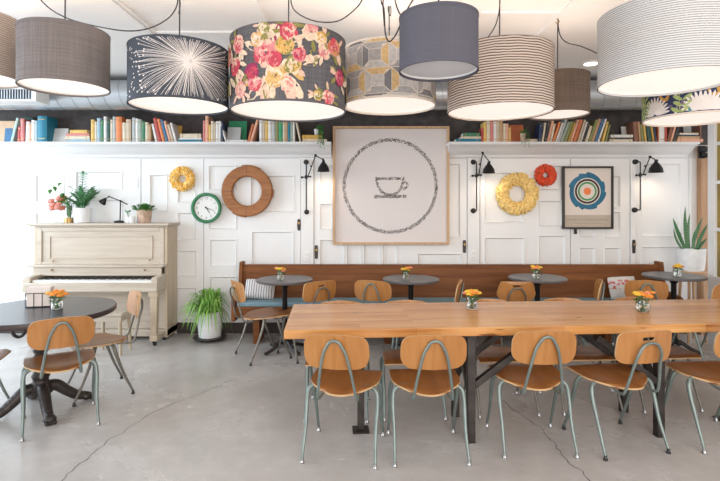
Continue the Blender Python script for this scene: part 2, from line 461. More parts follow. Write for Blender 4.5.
panel_door('door_7', 570.8, 629.6, [(579, 175, 596, 208), (579, 211, 596, 238), (579, 247, 596, 290), (604, 175, 621, 208), (604, 211, 621, 238), (604, 247, 621, 290)])
b = MB(); b.box(PX(630.3, FD), PX(635.6, FD), FD - .012, WD, 0, PZ(158, FD)); struct(b.build('trim_3', 'white', bevel=.004))
panel_door('door_8', 636.2, 698, [(641, 163, 681, 237), (641, 246, 681, 300)])
b = MB(); b.box(PX(688.5, FD), PX(690.5, FD), FD - .02, WD, 0, PZ(158, FD)); struct(b.build('trim_4', 'white', bevel=.004))
b = MB(); b.box(-6.6, 4.2, FD - .004, WD, PZ(159, FD), 2.2); struct(b.build('trim_5', 'white', smooth=False))
b = MB(); b.box(PX(699, 5.74), PX(705.5, 5.74), 5.70, WD, 0, 2.2); struct(b.build('trim_6', 'post', smooth=False, bevel=.004))
# ceiling battens and conduits
for i, (X, w) in enumerate([(-1.74, .02), (-1.69, .012), (-.73, .02), (1.50, .03)]):
    b = MB(); b.box(X - w / 2, X + w / 2, 0.4, 5.3, 2.935, 2.95); struct(b.build('trim_%d' % (7 + i), 'ceil', smooth=False))
b = MB(); b.box(-1.69, -.73, 4.05, 4.09, 2.935, 2.95); b.box(.9, 1.5, 3.64, 3.67, 2.938, 2.95); struct(b.build('trim_11', 'ceil', smooth=False))
# glazed partition on the right
GX = 3.76
b = MB()
b.box(GX, GX + .085, 5.20, 5.30, 0, 2.62); b.box(GX, GX + .085, 3.2, 5.2, 2.52, 2.62); b.box(GX, GX + .085, 3.2, 5.2, 0, .75); b.box(GX, GX + .085, 4.42, 4.5, .75, 2.52)
for z in (1.25, 1.75, 2.16): b.box(GX + .012, GX + .06, 3.2, 5.2, z - .018, z + .018)
win = struct(b.build('window_1', 'white', smooth=False, bevel=.003))
b = MB(); b.box(GX + .03, GX + .04, 3.2, 5.22, .7, 2.55); b.build('amber_pane', 'amber', win, smooth=False)

# ------------------------------------------------------------------ shelves
SZ = 2.227
prof = [(5.55, SZ), (5.55, SZ - .030), (5.565, SZ - .036), (5.60, SZ - .042), (5.635, SZ - .07), (5.69, SZ - .11), (5.725, SZ - .125), (5.738, SZ - .155), (WD - .03, SZ - .17), (WD, SZ - .17), (WD, SZ)]
def shelf(x0, x1, label):
    t = thing('wall_shelf', label, 'shelf', (0, 0, 0), 0, 'white shelves above the wall panelling')
    b = MB(); b.box(x0, x1, 5.545, WD - .013, SZ - .026, SZ); b.build('board', 'shelfwhite', t, bevel=.003)
    b = MB(); b.prism([(p[0] + .012, p[1] - .027) if p[1] == SZ else (min(p[0] + .012, WD - .002), p[1] - .002) for p in prof], 'X', x0 + .01, x1 - .01); b.build('crown_moulding', 'shelfwhite', t)
    return t
shelf(-4.9, PX(331, 5.5), 'long white crown-moulded shelf left of the coffee cup picture')
shelf(PX(450, 5.5), PX(703, 5.5), 'white crown-moulded shelf right of the coffee cup picture')

# ------------------------------------------------------------------ books
BC = {'peach': (.74, .50, .33), 'blue': (.05, .17, .33), 'pale teal': (.42, .60, .58), 'dark green': (.03, .09, .075), 'red': (.50, .07, .06), 'pink': (.66, .22, .21),
      'white': (.78, .77, .74), 'sky blue': (.36, .51, .60), 'teal blue': (.016, .20, .30), 'cream': (.72, .63, .48), 'yellow': (.76, .50, .14), 'green': (.06, .22, .12),
      'grey': (.48, .50, .49), 'orange': (.78, .24, .08), 'beige': (.60, .49, .36), 'sage': (.33, .40, .33), 'tan': (.52, .33, .18), 'navy': (.025, .045, .11),
      'emerald': (.04, .33, .16), 'olive': (.25, .27, .10), 'brown': (.24, .10, .06), 'charcoal': (.05, .05, .055), 'rust': (.60, .17, .07), 'salmon': (.80, .42, .28), 'mustard': (.62, .38, .08)}
BM = {k: pm('book_cover_' + k.replace(' ', '_'), v, 0.55, var=0.1, scale=12) for k, v in BC.items()}
def book_mesh(t, h, d, color, parent=None):
    """a closed book standing upright, spine toward the room, at x 0..t, y 0..d, z 0..h"""
    b = MB(); c = min(.0035, t * .2)
    b.box(0, c, .0, d, 0, h); b.box(t - c, t, .0, d, 0, h)
    n = 5; pr = [(c * .2 + (t - c * .4) * i / n, -.25 * t * math.sin(PI * i / n) * .5) for i in range(n + 1)]
    b.prism([(x, y) for x, y in pr] + [(t - c * .2, .004), (c * .2, .004)], 'Z', 0, h)
    if h > .12 and t > .015:
        for z in (h * .12, h * .86): b.box(t * .12, t * .88, -.125 * t - .0012, 0, z, z + .006, 1)
    o = b.build('book', [BM[color], 'brass'], parent, smooth=False)
    b = MB(); b.box(c, t - c, .004, d - .006, .004, h - .004); b.build('page_block', 'pages', o, smooth=False)
    return o
BD = 5.585
books = []        # (px centre, kind, color, object)
side_n = {'left': 0, 'right': 0}
def upright(x0, x1, top, color, lean=0, dep=None):
    s = F / BD; t = max(.010, (x1 - x0) / s - .0006); hh = (142.4 - top) / s
    ang = math.atan2(lean / s, hh); h = hh / max(.6, math.cos(ang)) - t * abs(math.sin(ang)); d = dep or min(.2, max(.11, h * .68))
    o = book_mesh(t * math.cos(ang) if lean else t, h, d, color)
    xx = PX(x0, BD)
    if lean < 0: xx = PX(x1, BD) - t * math.cos(ang)
    piv = xx if lean >= 0 else PX(x1, BD)
    o.location = (xx, BD, SZ + .0005)
    if lean:
        tt = t * math.cos(ang)
        o.rotation_euler = (0, ang, 0)
        # stand on the lower corner
        if lean > 0: o.location = (PX(x0, BD), BD, SZ + .0005 + tt * math.sin(ang))
        else: o.location = (PX(x1, BD) - tt * math.cos(ang), BD, SZ + .0005)
    books.append(((x0 + x1) / 2, 'leaning' if abs(lean) > 2 else 'upright', color, o, x1 - x0, None))
    return o
def facing(x0, x1, top, color, dep=.018, back=.10, D=BD, y=142.4):
    s = F / D; w = (x1 - x0) / s; h = (142.4 - top) / s
    o = book_mesh(dep, h, w, color)      # turned so that its cover shows
    ang = math.asin(min(.5, back / h))
    o.matrix_world = Matrix.Translation((PX(x0, D), D, SZ + .001)) @ Matrix.Rotation(-ang, 4, 'X') @ Matrix(((0, 1, 0, 0), (-1, 0, 0, dep), (0, 0, 1, 0), (0, 0, 0, 1)))
    books.append(((x0 + x1) / 2, 'cover out', color, o, x1 - x0, None))
    return o
def flat(x0, x1, y0, y1, color, zb, level, dep=.15):
    s = F / BD; t = (y1 - y0) / s; h = (x1 - x0) / s
    o = book_mesh(t - .0004, h, dep, color)
    o.matrix_world = Matrix.Translation((PX(x0, BD), BD, zb)) @ Matrix(((0, 0, 1, 0), (0, 1, 0, 0), (1, 0, 0, 0), (0, 0, 0, 1)))
    books.append(((x0 + x1) / 2, 'flat', color, o, x1 - x0, level))
    return zb + t
def stack(rows):
    z = SZ + .0005
    for i, (x0, x1, y0, y1, c) in enumerate(rows):
        z = flat(x0, x1, y0, y1, c, z, 'bottom' if i == 0 else 'top' if i == len(rows) - 1 else 'middle' if len(rows) == 3 else ['second', 'third'][min(i - 1, 1)])
    return z
# left shelf
facing(-6, 14, 119, 'peach', back=.05, D=5.70); facing(4, 11, 128, 'blue', back=.02, D=5.60, dep=.01)
upright(10.5, 13, 118, 'pale teal', 6, .15); facing(21, 31, 115.5, 'dark green', back=.04, D=5.72)
upright(17.3, 20.3, 127, 'red', 1); upright(20.6, 24.2, 119, 'pink'); upright(25.5, 29, 122, 'white', 1); upright(29.2, 31.2, 124, 'salmon'); upright(31.5, 34.8, 120.5, 'white'); upright(35, 37.4, 121, 'sky blue')
upright(37.6, 47, 116.5, 'teal blue', 0); facing(52, 66, 126.5, 'white', back=.05, D=5.68)
z = stack([(67, 90, 139.6, 142.4, 'sky blue'), (65, 89.5, 136.2, 139.6, 'cream'), (66, 89, 133.6, 136.2, 'pink'), (70, 87, 130.2, 133.6, 'yellow')])
for r in [(91, 94.4, 120, 'yellow'), (94.6, 96.8, 122, 'cream'), (97, 100.4, 118.5, 'sky blue'), (100.6, 103.6, 120.5, 'green'), (103.8, 106.6, 117, 'white'), (106.8, 110.2, 120, 'dark green'),
          (110.4, 112.6, 120, 'cream'), (112.8, 115.8, 117, 'grey'), (116, 122, 117.2, 'orange'), (122.4, 126, 123, 'cream'), (126.2, 131, 119.7, 'beige'), (132.2, 135.4, 118, 'grey'), (135.6, 138.2, 119, 'white'),
          (138.4, 141.6, 119.7, 'sage'), (141.8, 145.2, 122, 'green'), (145.4, 148, 122.7, 'cream'), (148.2, 151, 125, 'tan')]: upright(*r)
for r in [(155.2, 157.4, 124, 'white', -4), (158, 161.6, 118, 'red', -5.4), (162.2, 165, 119, 'orange', -5.6), (165.6, 168.2, 119.5, 'blue', -5.8), (168.8, 171, 121, 'salmon', -5.6), (171.6, 174, 124.5, 'beige', -4.8), (174.6, 176.6, 123, 'white', -5)]: upright(*r)
facing(176.6, 181, 124, 'mustard', back=.03, D=5.72)
z = stack([(178.4, 202.4, 139.8, 142.4, 'teal blue'), (178.6, 202, 138.6, 139.8, 'white'), (180, 201, 134, 138.6, 'cream')])
for r in [(203, 205.2, 121, 'pink'), (205.4, 208.4, 116.3, 'salmon'), (208.6, 210.8, 125, 'yellow'), (211, 213.6, 121.5, 'cream'), (213.8, 215.6, 123, 'beige'), (215.8, 218.6, 121.7, 'white'), (218.8, 220.6, 121.5, 'white')]: upright(*r)
upright(220.8, 223.2, 122, 'navy', 0); upright(225.2, 226.6, 122, 'white', -6)
facing(228, 246, 119, 'emerald', back=.05, D=5.71); facing(227, 240, 126.3, 'grey', back=.04, D=5.63, dep=.02)
stack([(226.6, 246.8, 140.2, 142.4, 'white')])
upright(247.2, 249.4, 124, 'rust', 5); upright(249.8, 252.2, 119, 'salmon', 7)
for r in [(259.4, 262.4, 120, 'white'), (262.6, 265, 120.5, 'beige'), (265.2, 268, 121, 'yellow'), (268.2, 271.6, 121.5, 'white'), (271.8, 275.4, 121, 'grey'), (275.6, 278.6, 120, 'olive'), (278.8, 282.6, 121, 'emerald'),
          (282.8, 284.8, 120, 'cream'), (285, 287.6, 121, 'tan'), (287.8, 290.2, 122, 'teal blue'), (290.4, 292.6, 122, 'sage'), (292.8, 294.6, 122, 'white')]: upright(*r)
upright(299.4, 301, 123, 'cream', -4)
zs_trail = stack([(302.6, 326.6, 139.4, 142.4, 'cream'), (302.2, 322, 135.2, 139.4, 'mustard')])
nleft = len(books)
# right shelf
stack([(456, 480.6, 139, 142.4, 'teal blue'), (461, 481, 136.8, 139, 'cream'), (463, 480, 133.2, 136.8, 'green')])
for r in [(481.4, 483.6, 128, 'red'), (483.8, 486.6, 122.5, 'yellow'), (486.8, 490.2, 121.5, 'cream'), (490.4, 493.4, 121.5, 'pink'), (493.6, 496.4, 121, 'white'), (496.6, 499.8, 120, 'beige'), (500, 503, 119.5, 'tan'), (503.4, 506, 124, 'cream'), (506.2, 508.6, 124, 'salmon')]: upright(*r)
upright(509, 511, 128, 'yellow'); facing(511, 524.6, 122.8, 'rust', back=.05, D=5.70)
stack([(526, 537.4, 139.2, 142.4, 'beige')])
for x0, x1, top, c, l in [(538.4, 541.4, 124, 'navy', 1.5), (541.8, 543.6, 123, 'cream', 3), (544, 546.6, 122, 'charcoal', 4), (547, 549.6, 121, 'salmon', 5), (550, 552, 124, 'cream', 4), (552.4, 554.6, 122, 'orange', 7), (555.4, 557.4, 123, 'white', 7), (558, 560, 119.5, 'grey', 8),
                       (560.4, 563.4, 122, 'sage', 8), (564, 567, 121.5, 'olive', 7.5), (567.8, 569.4, 123, 'mustard', 6.8), (570.2, 572.4, 120, 'salmon', 7.4), (573.2, 576.6, 119.5, 'rust', 7.2), (577.4, 579.4, 120, 'beige', 7.2), (580.2, 581.8, 122, 'white', 6.4), (582.6, 584.6, 122.5, 'charcoal', 6), (585.2, 588, 126, 'cream', 5),
                       (588.4, 591, 120, 'olive', 8), (591.4, 594, 119, 'tan', 8), (594.6, 597, 119, 'blue', 8), (597.6, 599.4, 119, 'white', 8), (602, 604, 122, 'yellow', 5.2), (605, 606.6, 125, 'olive', 4.4)]: upright(x0, x1, top, c, l)
stack([(609.4, 632.6, 139.6, 142.4, 'cream'), (610.5, 633, 137.8, 139.6, 'charcoal'), (610.8, 633, 135, 137.8, 'white')])
facing(622.6, 632.8, 124.8, 'white', back=.03, D=5.72)
for x0, x1, top, c, l in [(634.4, 638.6, 121.8, 'brown', -1.2), (639.4, 641.4, 122, 'tan', -1.7), (642, 644.4, 125, 'olive', -1.8), (645.2, 647, 123, 'yellow', -2.3), (648.2, 652.2, 123, 'dark green', -3.1), (653, 654.8, 123, 'mustard', -3.1), (655.4, 657.2, 124, 'navy', -2.9), (658, 659, 122, 'rust', 0)]: upright(x0, x1, top, c, l)
upright(659.2, 664.4, 122, 'white'); upright(664.6, 667, 124, 'red', 0)
upright(667.2, 669.6, 125, 'brown', 4); upright(670.2, 672.2, 124.5, 'salmon', 5); upright(672.8, 674.6, 124, 'charcoal', 6)
stack([(677, 703, 139, 142.4, 'salmon'), (678, 699.6, 136.6, 139, 'tan'), (680, 699, 135, 136.6, 'navy'), (679.6, 698.4, 133.2, 135, 'cream')])
facing(684.6, 692, 124, 'grey', back=.02, D=5.73); upright(700, 701.4, 126, 'brown')
ORD = ['first', 'second', 'third', 'fourth', 'fifth', 'sixth', 'seventh', 'eighth', 'ninth', 'tenth', 'eleventh', 'twelfth', 'thirteenth', 'fourteenth', 'fifteenth']
def label_books(lst, side):
    lst = sorted(lst, key=lambda q: q[0])
    seen = {}
    for i, (x, kind, c, o, w, lev) in enumerate(lst):
        up = [q for q in lst if q[1] != 'flat']
        L = [q for q in up if q[0] < x - .5]; Rr = [q for q in up if q[0] > x + .5]
        l = L[-1][2] if L else None; r = Rr[0][2] if Rr else None
        size = 'thin ' if w < 2.4 else 'thick ' if w > 4 and kind in ('upright', 'leaning') else ''
        how = {'upright': 'upright', 'leaning': 'leaning', 'cover out': 'facing out', 'flat': 'flat %s of stack' % lev}[kind]
        nb = 'between %s and %s books' % (l, r) if l and r else 'beside a %s book' % (l or r)
        k = '%s%s book, %s, %s, %s shelf' % (size, c, how, nb, side)
        seen.setdefault(k, []).append((o, x, k))
        o['category'] = 'book'; o['group'] = 'books along the %s wall shelf' % side
    for k, v in seen.items():
        for j, (o, x, _) in enumerate(v):
            o['label'] = k if len(v) == 1 else (k.replace(' book,', ' book, %s such,' % ORD[j])).replace('thin ', '').replace('thick ', '')
label_books(books[:nleft], 'left'); label_books(books[nleft:], 'right')

# ------------------------------------------------------------------ plants
def leaf(b, base, d, L, w, up=Vector((0, 0, 1)), droop=.2, mi=0, fold=.25):
    d = Vector(d).normalized(); side = d.cross(up)
    if side.length < 1e-3: side = d.orthogonal()
    side.normalize(); nn = side.cross(d).normalized()
    base = Vector(base); prev = None
    for t, k in ((0, .12), (.3, .85), (.6, 1.0), (.85, .55), (1, .04)):
        c = base + d * L * t - Vector((0, 0, 1)) * droop * L * t * t
        v = [b.bm.verts.new(c + side * w * k / 2 + nn * w * k * fold), b.bm.verts.new(c), b.bm.verts.new(c - side * w * k / 2 + nn * w * k * fold)]
        if prev:
            b.bm.faces.new((prev[0], prev[1], v[1], v[0])).material_index = mi
            b.bm.faces.new((prev[1], prev[2], v[2], v[1])).material_index = mi
        prev = v
def blade(b, base, ang, reach, rise, w, mi=0, n=8, drop=0.0):
    h = Vector((math.cos(ang), math.sin(ang), 0)); side = Vector((-h.y, h.x, 0)); prev = None
    for i in range(n + 1):
        t = i / n
        c = Vector(base) + h * reach * (t ** .85) + Vector((0, 0, rise * math.sin(min(1, t * 1.15) * PI * .62) - drop * t ** 2.4))
        k = w * (1 - t ** 2.2) * (.55 + .45 * min(1, t * 4)) + .0012
        v = [b.bm.verts.new(c + side * k / 2), b.bm.verts.new(c - Vector((0, 0, k * .2))), b.bm.verts.new(c - side * k / 2)]
        if prev:
            b.bm.faces.new((prev[0], prev[1], v[1], v[0])).material_index = mi
            b.bm.faces.new((prev[1], prev[2], v[2], v[1])).material_index = mi
        prev = v
def pot(parent, r0, r1, h, mat, name='pot', soil=True, th=.006, z0=0):
    b = MB(); b.lathe([(0.001, z0), (r0 * .92, z0), (r0, z0 + .006), (r1, z0 + h), (r1 - th, z0 + h), (r1 - th * 1.5, z0 + h * .86), (.001, z0 + h * .86)], n=28); b.build(name, mat, parent)
    if soil:
        b = MB(); b.lathe([(.001, z0 + h * .84), (r1 - th * 1.6, z0 + h * .84), (r1 - th * 1.6, z0 + h * .88), (.001, z0 + h * .9)], n=20); b.build('soil', 'soil', parent)

# spider plant on the floor
D = 5.50
t = thing('spider_plant', 'bushy light green spider plant in a white pot on the floor by the bench', 'plant', (PX(210, D), D, 0))
b = MB(); b.lathe([(.001, .012), (.15, .012), (.185, .035), (.18, .04), (.001, .03)], n=28); b.build('saucer', 'steel', t)
b = MB()
for a in range(3): b.cyl((.12 * math.cos(a * 2.1), .12 * math.sin(a * 2.1), 0), (.12 * math.cos(a * 2.1), .12 * math.sin(a * 2.1), .016), .014)
b.build('saucer_feet', 'black', t)
pot(t, .122, .148, .29, 'ceramic', z0=.036)
b = MB()
for i in range(330):
    a = random.uniform(0, 2 * PI); rr = random.uniform(0, .09)
    reach = random.uniform(.10, .34); rise = random.uniform(.10, .30)
    if a > 0 and a < PI: reach *= .5
    if math.cos(a) > .5: reach *= .78
    blade(b, (rr * math.cos(a), rr * math.sin(a), .285), a, reach, rise, random.uniform(.012, .022), random.choice((0, 0, 1, 2)), 9, random.uniform(.05, .34) if reach > .17 else .05)
b.build('foliage', ['leafspider', 'leaflight', 'leafspider'], t, fix=False)

# ------------------------------------------------------------------ piano
XL, XR = -3.635, -2.15
t = thing('upright_piano', 'blonde wood upright piano with open keyboard against the panelled wall', 'piano', ((XL + XR) / 2, 5.5, 0))
ox, oy = (XL + XR) / 2, 5.5
def PB(name, boxes, mat='piano', bevel=.004, parent=None):
    b = MB()
    for q in boxes: b.box(q[0] - ox, q[1] - ox, q[2] - oy, q[3] - oy, q[4], q[5])
    return b.build(name, mat, parent or t, bevel=bevel)
PB('side_panel', [(XL, XL + .035, 5.47, 5.765, .03, 1.28)], 'piano_warmlit'); PB('side_panel', [(XR - .035, XR, 5.47, 5.765, .03, 1.28)], 'piano_warmlit')
PB('back_panel', [(XL + .035, XR - .035, 5.74, 5.765, .05, 1.28)])
PB('lid', [(XL - .06, XR + .03, 5.42, 5.775, 1.282, 1.306), (XL - .03, XR + .016, 5.435, 5.775, 1.268, 1.282)], bevel=.006)
zt, zb = PZ(227, 5.47), PZ(264.5, 5.47)
fr = PB('upper_front_panel', [(XL + .035, XR - .035, 5.478, 5.50, zb, zt)], bevel=0)
xa, xb = XL + .035, XR - .035
PB('panel_frame', [(xa, xa + .05, 5.462, 5.478, zb, zt), (xb - .05, xb, 5.462, 5.478, zb, zt), (xa + .05, xb - .05, 5.462, 5.478, zt - .045, zt), (xa + .05, xb - .05, 5.462, 5.478, zb, zb + .03)])
PB('panel_moulding', [(xa + .13, xa + .142, 5.468, 5.478, zb + .065, zt - .10), (xb - .142, xb - .13, 5.468, 5.478, zb + .065, zt - .10), (xa + .13, xb - .13, 5.468, 5.478, zt - .112, zt - .10), (xa + .13, xb - .13, 5.468, 5.478, zb + .065, zb + .077)], bevel=.003)
PB('keyboard_shelf', [(XL + .0, XR - .0, 5.36, 5.50, .828, .850)], bevel=.006)
PB('fallboard', [(XL + .035, XR - .035, 5.392, 5.41, .73, .828)])
for px, py, D in ((54, 261, 5.46), (150, 260, 5.46), (52, 270, 5.39), (145, 270, 5.39)):
    b = MB(); p = P(px, py, D) - Vector((ox, oy, 0)); b.cyl(p, p + Vector((0, -.008, 0)), .007, .01, 10); b.ball(p + Vector((0, -.013, 0)), .011, 8); b.build('knob', 'brass', t)
KX0, KX1 = XL + .135, XR - .075
PB('keybed', [(XL + .045, XR - .005, 5.20, 5.47, .585, .679)], bevel=.008)
for x0, x1 in ((XL + .045, KX0 - .006), (KX1 + .006, XR - .005)):
    b = MB(); b.prism([(5.205 - oy, .667), (5.205 - oy, .725), (5.22 - oy, .738), (5.45 - oy, .752), (5.47 - oy, .752), (5.47 - oy, .667)], 'X', x0 - ox, x1 - ox); b.build('key_cheek', 'piano', t, bevel=.004)
nk = 52; kw = (KX1 - KX0) / nk  # 52 naturals
b = MB(); b.box(0.0005, kw - .0007, 0, .15, 0, .024); wk0 = b.build('white_key', 'key', t, smooth=False)
b = MB(); b.box(-.0055, .0055, 0, .095, 0, .012); bk0 = b.build('black_key', 'ebony', t, smooth=False, bevel=.0015)
for i in range(nk):
    k = wk0 if i == 0 else wk0.copy()
    if i: COL.objects.link(k); k.parent = t
    k.location = (KX0 + i * kw - ox, 5.232 - oy, .680)
first = True
for i in range(nk - 1):
    if (i % 7) in (2, 5): continue
    k = bk0 if first else bk0.copy()
    if not first: COL.objects.link(k); k.parent = t
    first = False
    k.location = (KX0 + (i + 1) * kw - ox, 5.30 - oy, .7045)
for lx in (XL + .12, XR - .055):
    b = MB()
    b.prism([(lx - .05 - ox, 5.215 - oy), (lx + .05 - ox, 5.215 - oy), (lx + .05 - ox, 5.315 - oy), (lx - .05 - ox, 5.315 - oy)], 'Z', .53, .585)
    for z0, z1, r0, r1 in ((.12, .53, .028, .038), (.055, .12, .042, .040)):
        vs = []
        for z, r in ((z0, r0), (z1, r1)):
            vs.append([b.bm.verts.new((lx - ox + sx * r, 5.265 - oy + sy * r, z)) for sx, sy in ((-1, -1), (1, -1), (1, 1), (-1, 1))])
        for k in range(4): b.bm.faces.new((vs[0][k], vs[0][(k + 1) % 4], vs[1][(k + 1) % 4], vs[1][k]))
        b.bm.faces.new(vs[0][::-1]); b.bm.faces.new(vs[1])
    lg = b.build('leg', 'piano_warmlit', t, bevel=.003)
    b = MB(); b.cyl((lx - ox - .012, 5.265 - oy, .02), (lx - ox + .012, 5.265 - oy, .02), .02, None, 14); b.box(lx - ox - .018, lx - ox + .018, 5.245 - oy, 5.285 - oy, .03, .056); b.build('caster', 'black', lg)
    PB('toe_rail', [(lx - .035, lx + .035, 5.30, 5.50, .05, .105)])
PB('lower_panel', [(XL + .035, XR - .035, 5.53, 5.55, .12, .585)], bevel=0)
PB('lower_panel_frame', [(XL + .035, XL + .12, 5.518, 5.53, .12, .585), (XR - .12, XR - .035, 5.518, 5.53, .12, .585), (XL + .12, XR - .12, 5.518, 5.53, .12, .2), (XL + .12, XR - .12, 5.518, 5.53, .50, .585)])
PB('bottom_board', [(XL, XR, 5.46, 5.765, .045, .12)])
b = MB()
for k in (-.06, 0, .06): b.box(k - .012, k + .012, 5.40 - oy, 5.49 - oy, .075, .088)
b.build('pedals', 'brass', t, bevel=.003)
b = MB()
for x in (XL + .05, XR - .05):
    for y in (5.50, 5.74): b.cyl((x - ox, y - oy, 0), (x - ox, y - oy, .05), .02)
b.build('rear_casters', 'black', t)
# piano stool under the keyboard
D = 5.05
t = thing('piano_stool', 'low blonde wooden stool in front of the piano keyboard', 'stool', (PX(113, D), 5.02, 0))
b = MB(); b.box(-.17, .17, -.13, .13, .395, .425); b.build('seat', 'piano', t, bevel=.006)
b = MB(); b.box(-.15, .15, -.112, -.095, .34, .395); b.box(-.15, .15, .095, .112, .34, .395); b.box(-.15, -.135, -.095, .095, .34, .395); b.box(.135, .15, -.095, .095, .34, .395); b.build('apron', 'piano', t)
for sx in (-1, 1):
    for sy in (-1, 1):
        b = MB(); b.tube([(sx * .13, sy * .09, .395), (sx * .145, sy * .105, 0)], [.019, .014], 10); b.build('leg', 'piano_warmlit', t)

PT = 1.3062
# pink flowers in a glass vase
D = 5.60
t = thing('flower_vase', 'coral pink blooms drooping from a glass vase on the piano', 'flower vase', (PX(69, D), D, PT))
b = MB(); b.lathe([(.001, 0), (.045, 0), (.047, .01), (.042, .19), (.05, .215), (.047, .215), (.039, .19), (.043, .012), (.001, .01)], n=24); b.build('glass', 'glass', t)
b = MB(); b.lathe([(.001, .0), (.049, .0), (.05, .06), (.0475, .06), (.0472, .001)], n=24); b.build('copper_base', 'brass', t)
b = MB(); bl = []
for i in range(12):
    a = random.uniform(0, 6.28); top = Vector((random.uniform(-.20, -.06), random.uniform(-.05, .05), random.uniform(.16, .30)))
    b.tube(cat([(.02 * math.cos(a), .02 * math.sin(a), .02), (.01 * math.cos(a), 0, .2), top * .6 + Vector((0, 0, .13)), top], 4), .0028, 5); bl.append(top)
for i in range(16):
    a = random.uniform(0, 6.28); leaf(b, (random.uniform(-.1, .03), random.uniform(-.03, .03), random.uniform(.19, .30)), (math.cos(a) - .2, math.sin(a) * .6, random.uniform(-.1, .9)), random.uniform(.07, .13), .04, droop=.3)
for q in ((-.22, 0, .33), (-.12, 0, .42), (-.17, .02, .36), (.05, 0, .38)): 
    b.tube(cat([(0, 0, .15), Vector(q) * .6 + Vector((0, 0, .12)), q], 4), .0025, 5); leaf(b, q, (random.uniform(-.6, .6), -.3, .5), .09, .045)
for i in range(30):
    a = random.uniform(0, 6.28); leaf(b, (.015 * math.cos(a), .015 * math.sin(a), random.uniform(.05, .16)), (math.cos(a) * .3, math.sin(a) * .3, 1), .07, .02, droop=0)
b.build('stems_and_leaves', 'leaf', t, fix=False)
for k, q in enumerate(bl):
    b = MB()
    for i in range(11):
        a = i * 2.4; b.ball(q + Vector((.018 * math.cos(a), .018 * math.sin(a), .012 * math.sin(a * 1.7))), (.021, .021, .018), 6)
    b.build('blossom', random.choice(('pink', 'coral', 'pink')), t)
# leafy plant in white pot
t = thing('potted_houseplant', 'dark green leafy houseplant in a white pot on the piano', 'plant', (PX(81, D), D + .03, PT))
pot(t, .088, .095, .17, 'ceramic')
b = MB()
for k in range(11):
    a = k * 2 * PI / 11 + .3; out = random.uniform(.08, .22); up = random.uniform(.10, .24)
    if k == 4: out, up, a = .05, .40, PI * .62
    tip = Vector((out * math.cos(a) + .015, out * math.sin(a) * .5, .15 + up))
    path = cat([(0.02 * math.cos(a), .02 * math.sin(a), .14), (out * .4 * math.cos(a), out * .2 * math.sin(a), .15 + up * .6), tip], 6)
    b.tube(path, .004, 5)
    for i, q in enumerate(path[3:]):
        for s in (-1, 1):
            dr = Vector((math.cos(a + s * 1.1), math.sin(a + s * 1.1) * .6, .55)); leaf(b, q, dr, random.uniform(.05, .075), .027, droop=.15)
    leaf(b, tip, Vector((math.cos(a), math.sin(a) * .5, .9)), .08, .035)
b.build('foliage', 'leafdark', t, fix=False)
# desk lamp
t = thing('desk_lamp', 'small black jointed desk lamp on the piano beside the leafy plant', 'lamp', (PX(119, D), D, PT))
def LP(px, py): return Vector((PX(px, D) - PX(119, D), 0, PZ(py, D) - PT))
b = MB(); b.lathe([(.001, 0), (.055, 0), (.055, .014), (.045, .024), (.014, .03), (.001, .03)], n=24); b.build('base', 'black', t)
b = MB(); b.cyl(Vector((.012, 0, .02)), LP(120.5, 200), .007); b.ball(LP(120.5, 201), .013, 8); b.build('stem', 'black', t)
b = MB(); b.tube([LP(127.5, 204.5), LP(120.5, 201), LP(109, 196.5)], .006, 8); b.ball(LP(109, 196.5), .010, 8); b.tube([LP(109, 196.5), LP(105.5, 199)], .006, 8); b.build('arm', 'black', t)
mx = Matrix.Rotation(R(38), 3, 'Y')
b = MB(); b.lathe([(.009, .034), (.013, .03), (.019, .016), (.038, -.022), (.041, -.038), (.038, -.038), (.034, -.022), (.016, .012), (.003, .025)], LP(104, 200.5), 20, Mx=mx); b.build('shade', 'black', t)
# small pots
t = thing('candle_jar', 'little white jar with one sprig behind the desk lamp on the piano', 'jar', (PX(128, D), D + .02, PT))
b = MB(); b.lathe([(.001, 0), (.034, 0), (.037, .07), (.033, .07), (.031, .01), (.001, .01)], n=18); b.build('jar_body', 'ceramic', t)
b = MB()
for k in range(5): b.tube([(0, 0, .01), (random.uniform(-.02, .02), 0, .1), (random.uniform(-.04, .03), random.uniform(-.02, .02), .15)], .0018, 5); leaf(b, (random.uniform(-.03, .02), 0, .12), (random.uniform(-1, 1), -.3, .6), .04, .018)
b.build('sprig', 'leaf', t, fix=False)
t = thing('white_cup', 'small plain white cup beside the herb pot on the piano', 'cup', (PX(134.3, D), D - .05, PT))
b = MB(); b.lathe([(.001, 0), (.026, 0), (.034, .075), (.031, .075), (.024, .008), (.001, .006)], n=18); b.build('cup_body', 'ceramic', t)
t = thing('potted_herb', 'clipped green herb in a chalky terracotta pot at right end of the piano', 'plant', (PX(143.5, D), D + .02, PT))
pot(t, .07, .085, .15, 'terra')
b = MB()
for i in range(210):
    a = random.uniform(0, 6.28); r = random.uniform(0, .15); leaf(b, (r * .7 * math.cos(a), r * .7 * math.sin(a), random.uniform(.13, .19)), (math.cos(a) * r * 8, math.sin(a) * r * 8, .6), random.uniform(.03, .055), .024)
b.build('foliage', ['leaf'], t, fix=False)

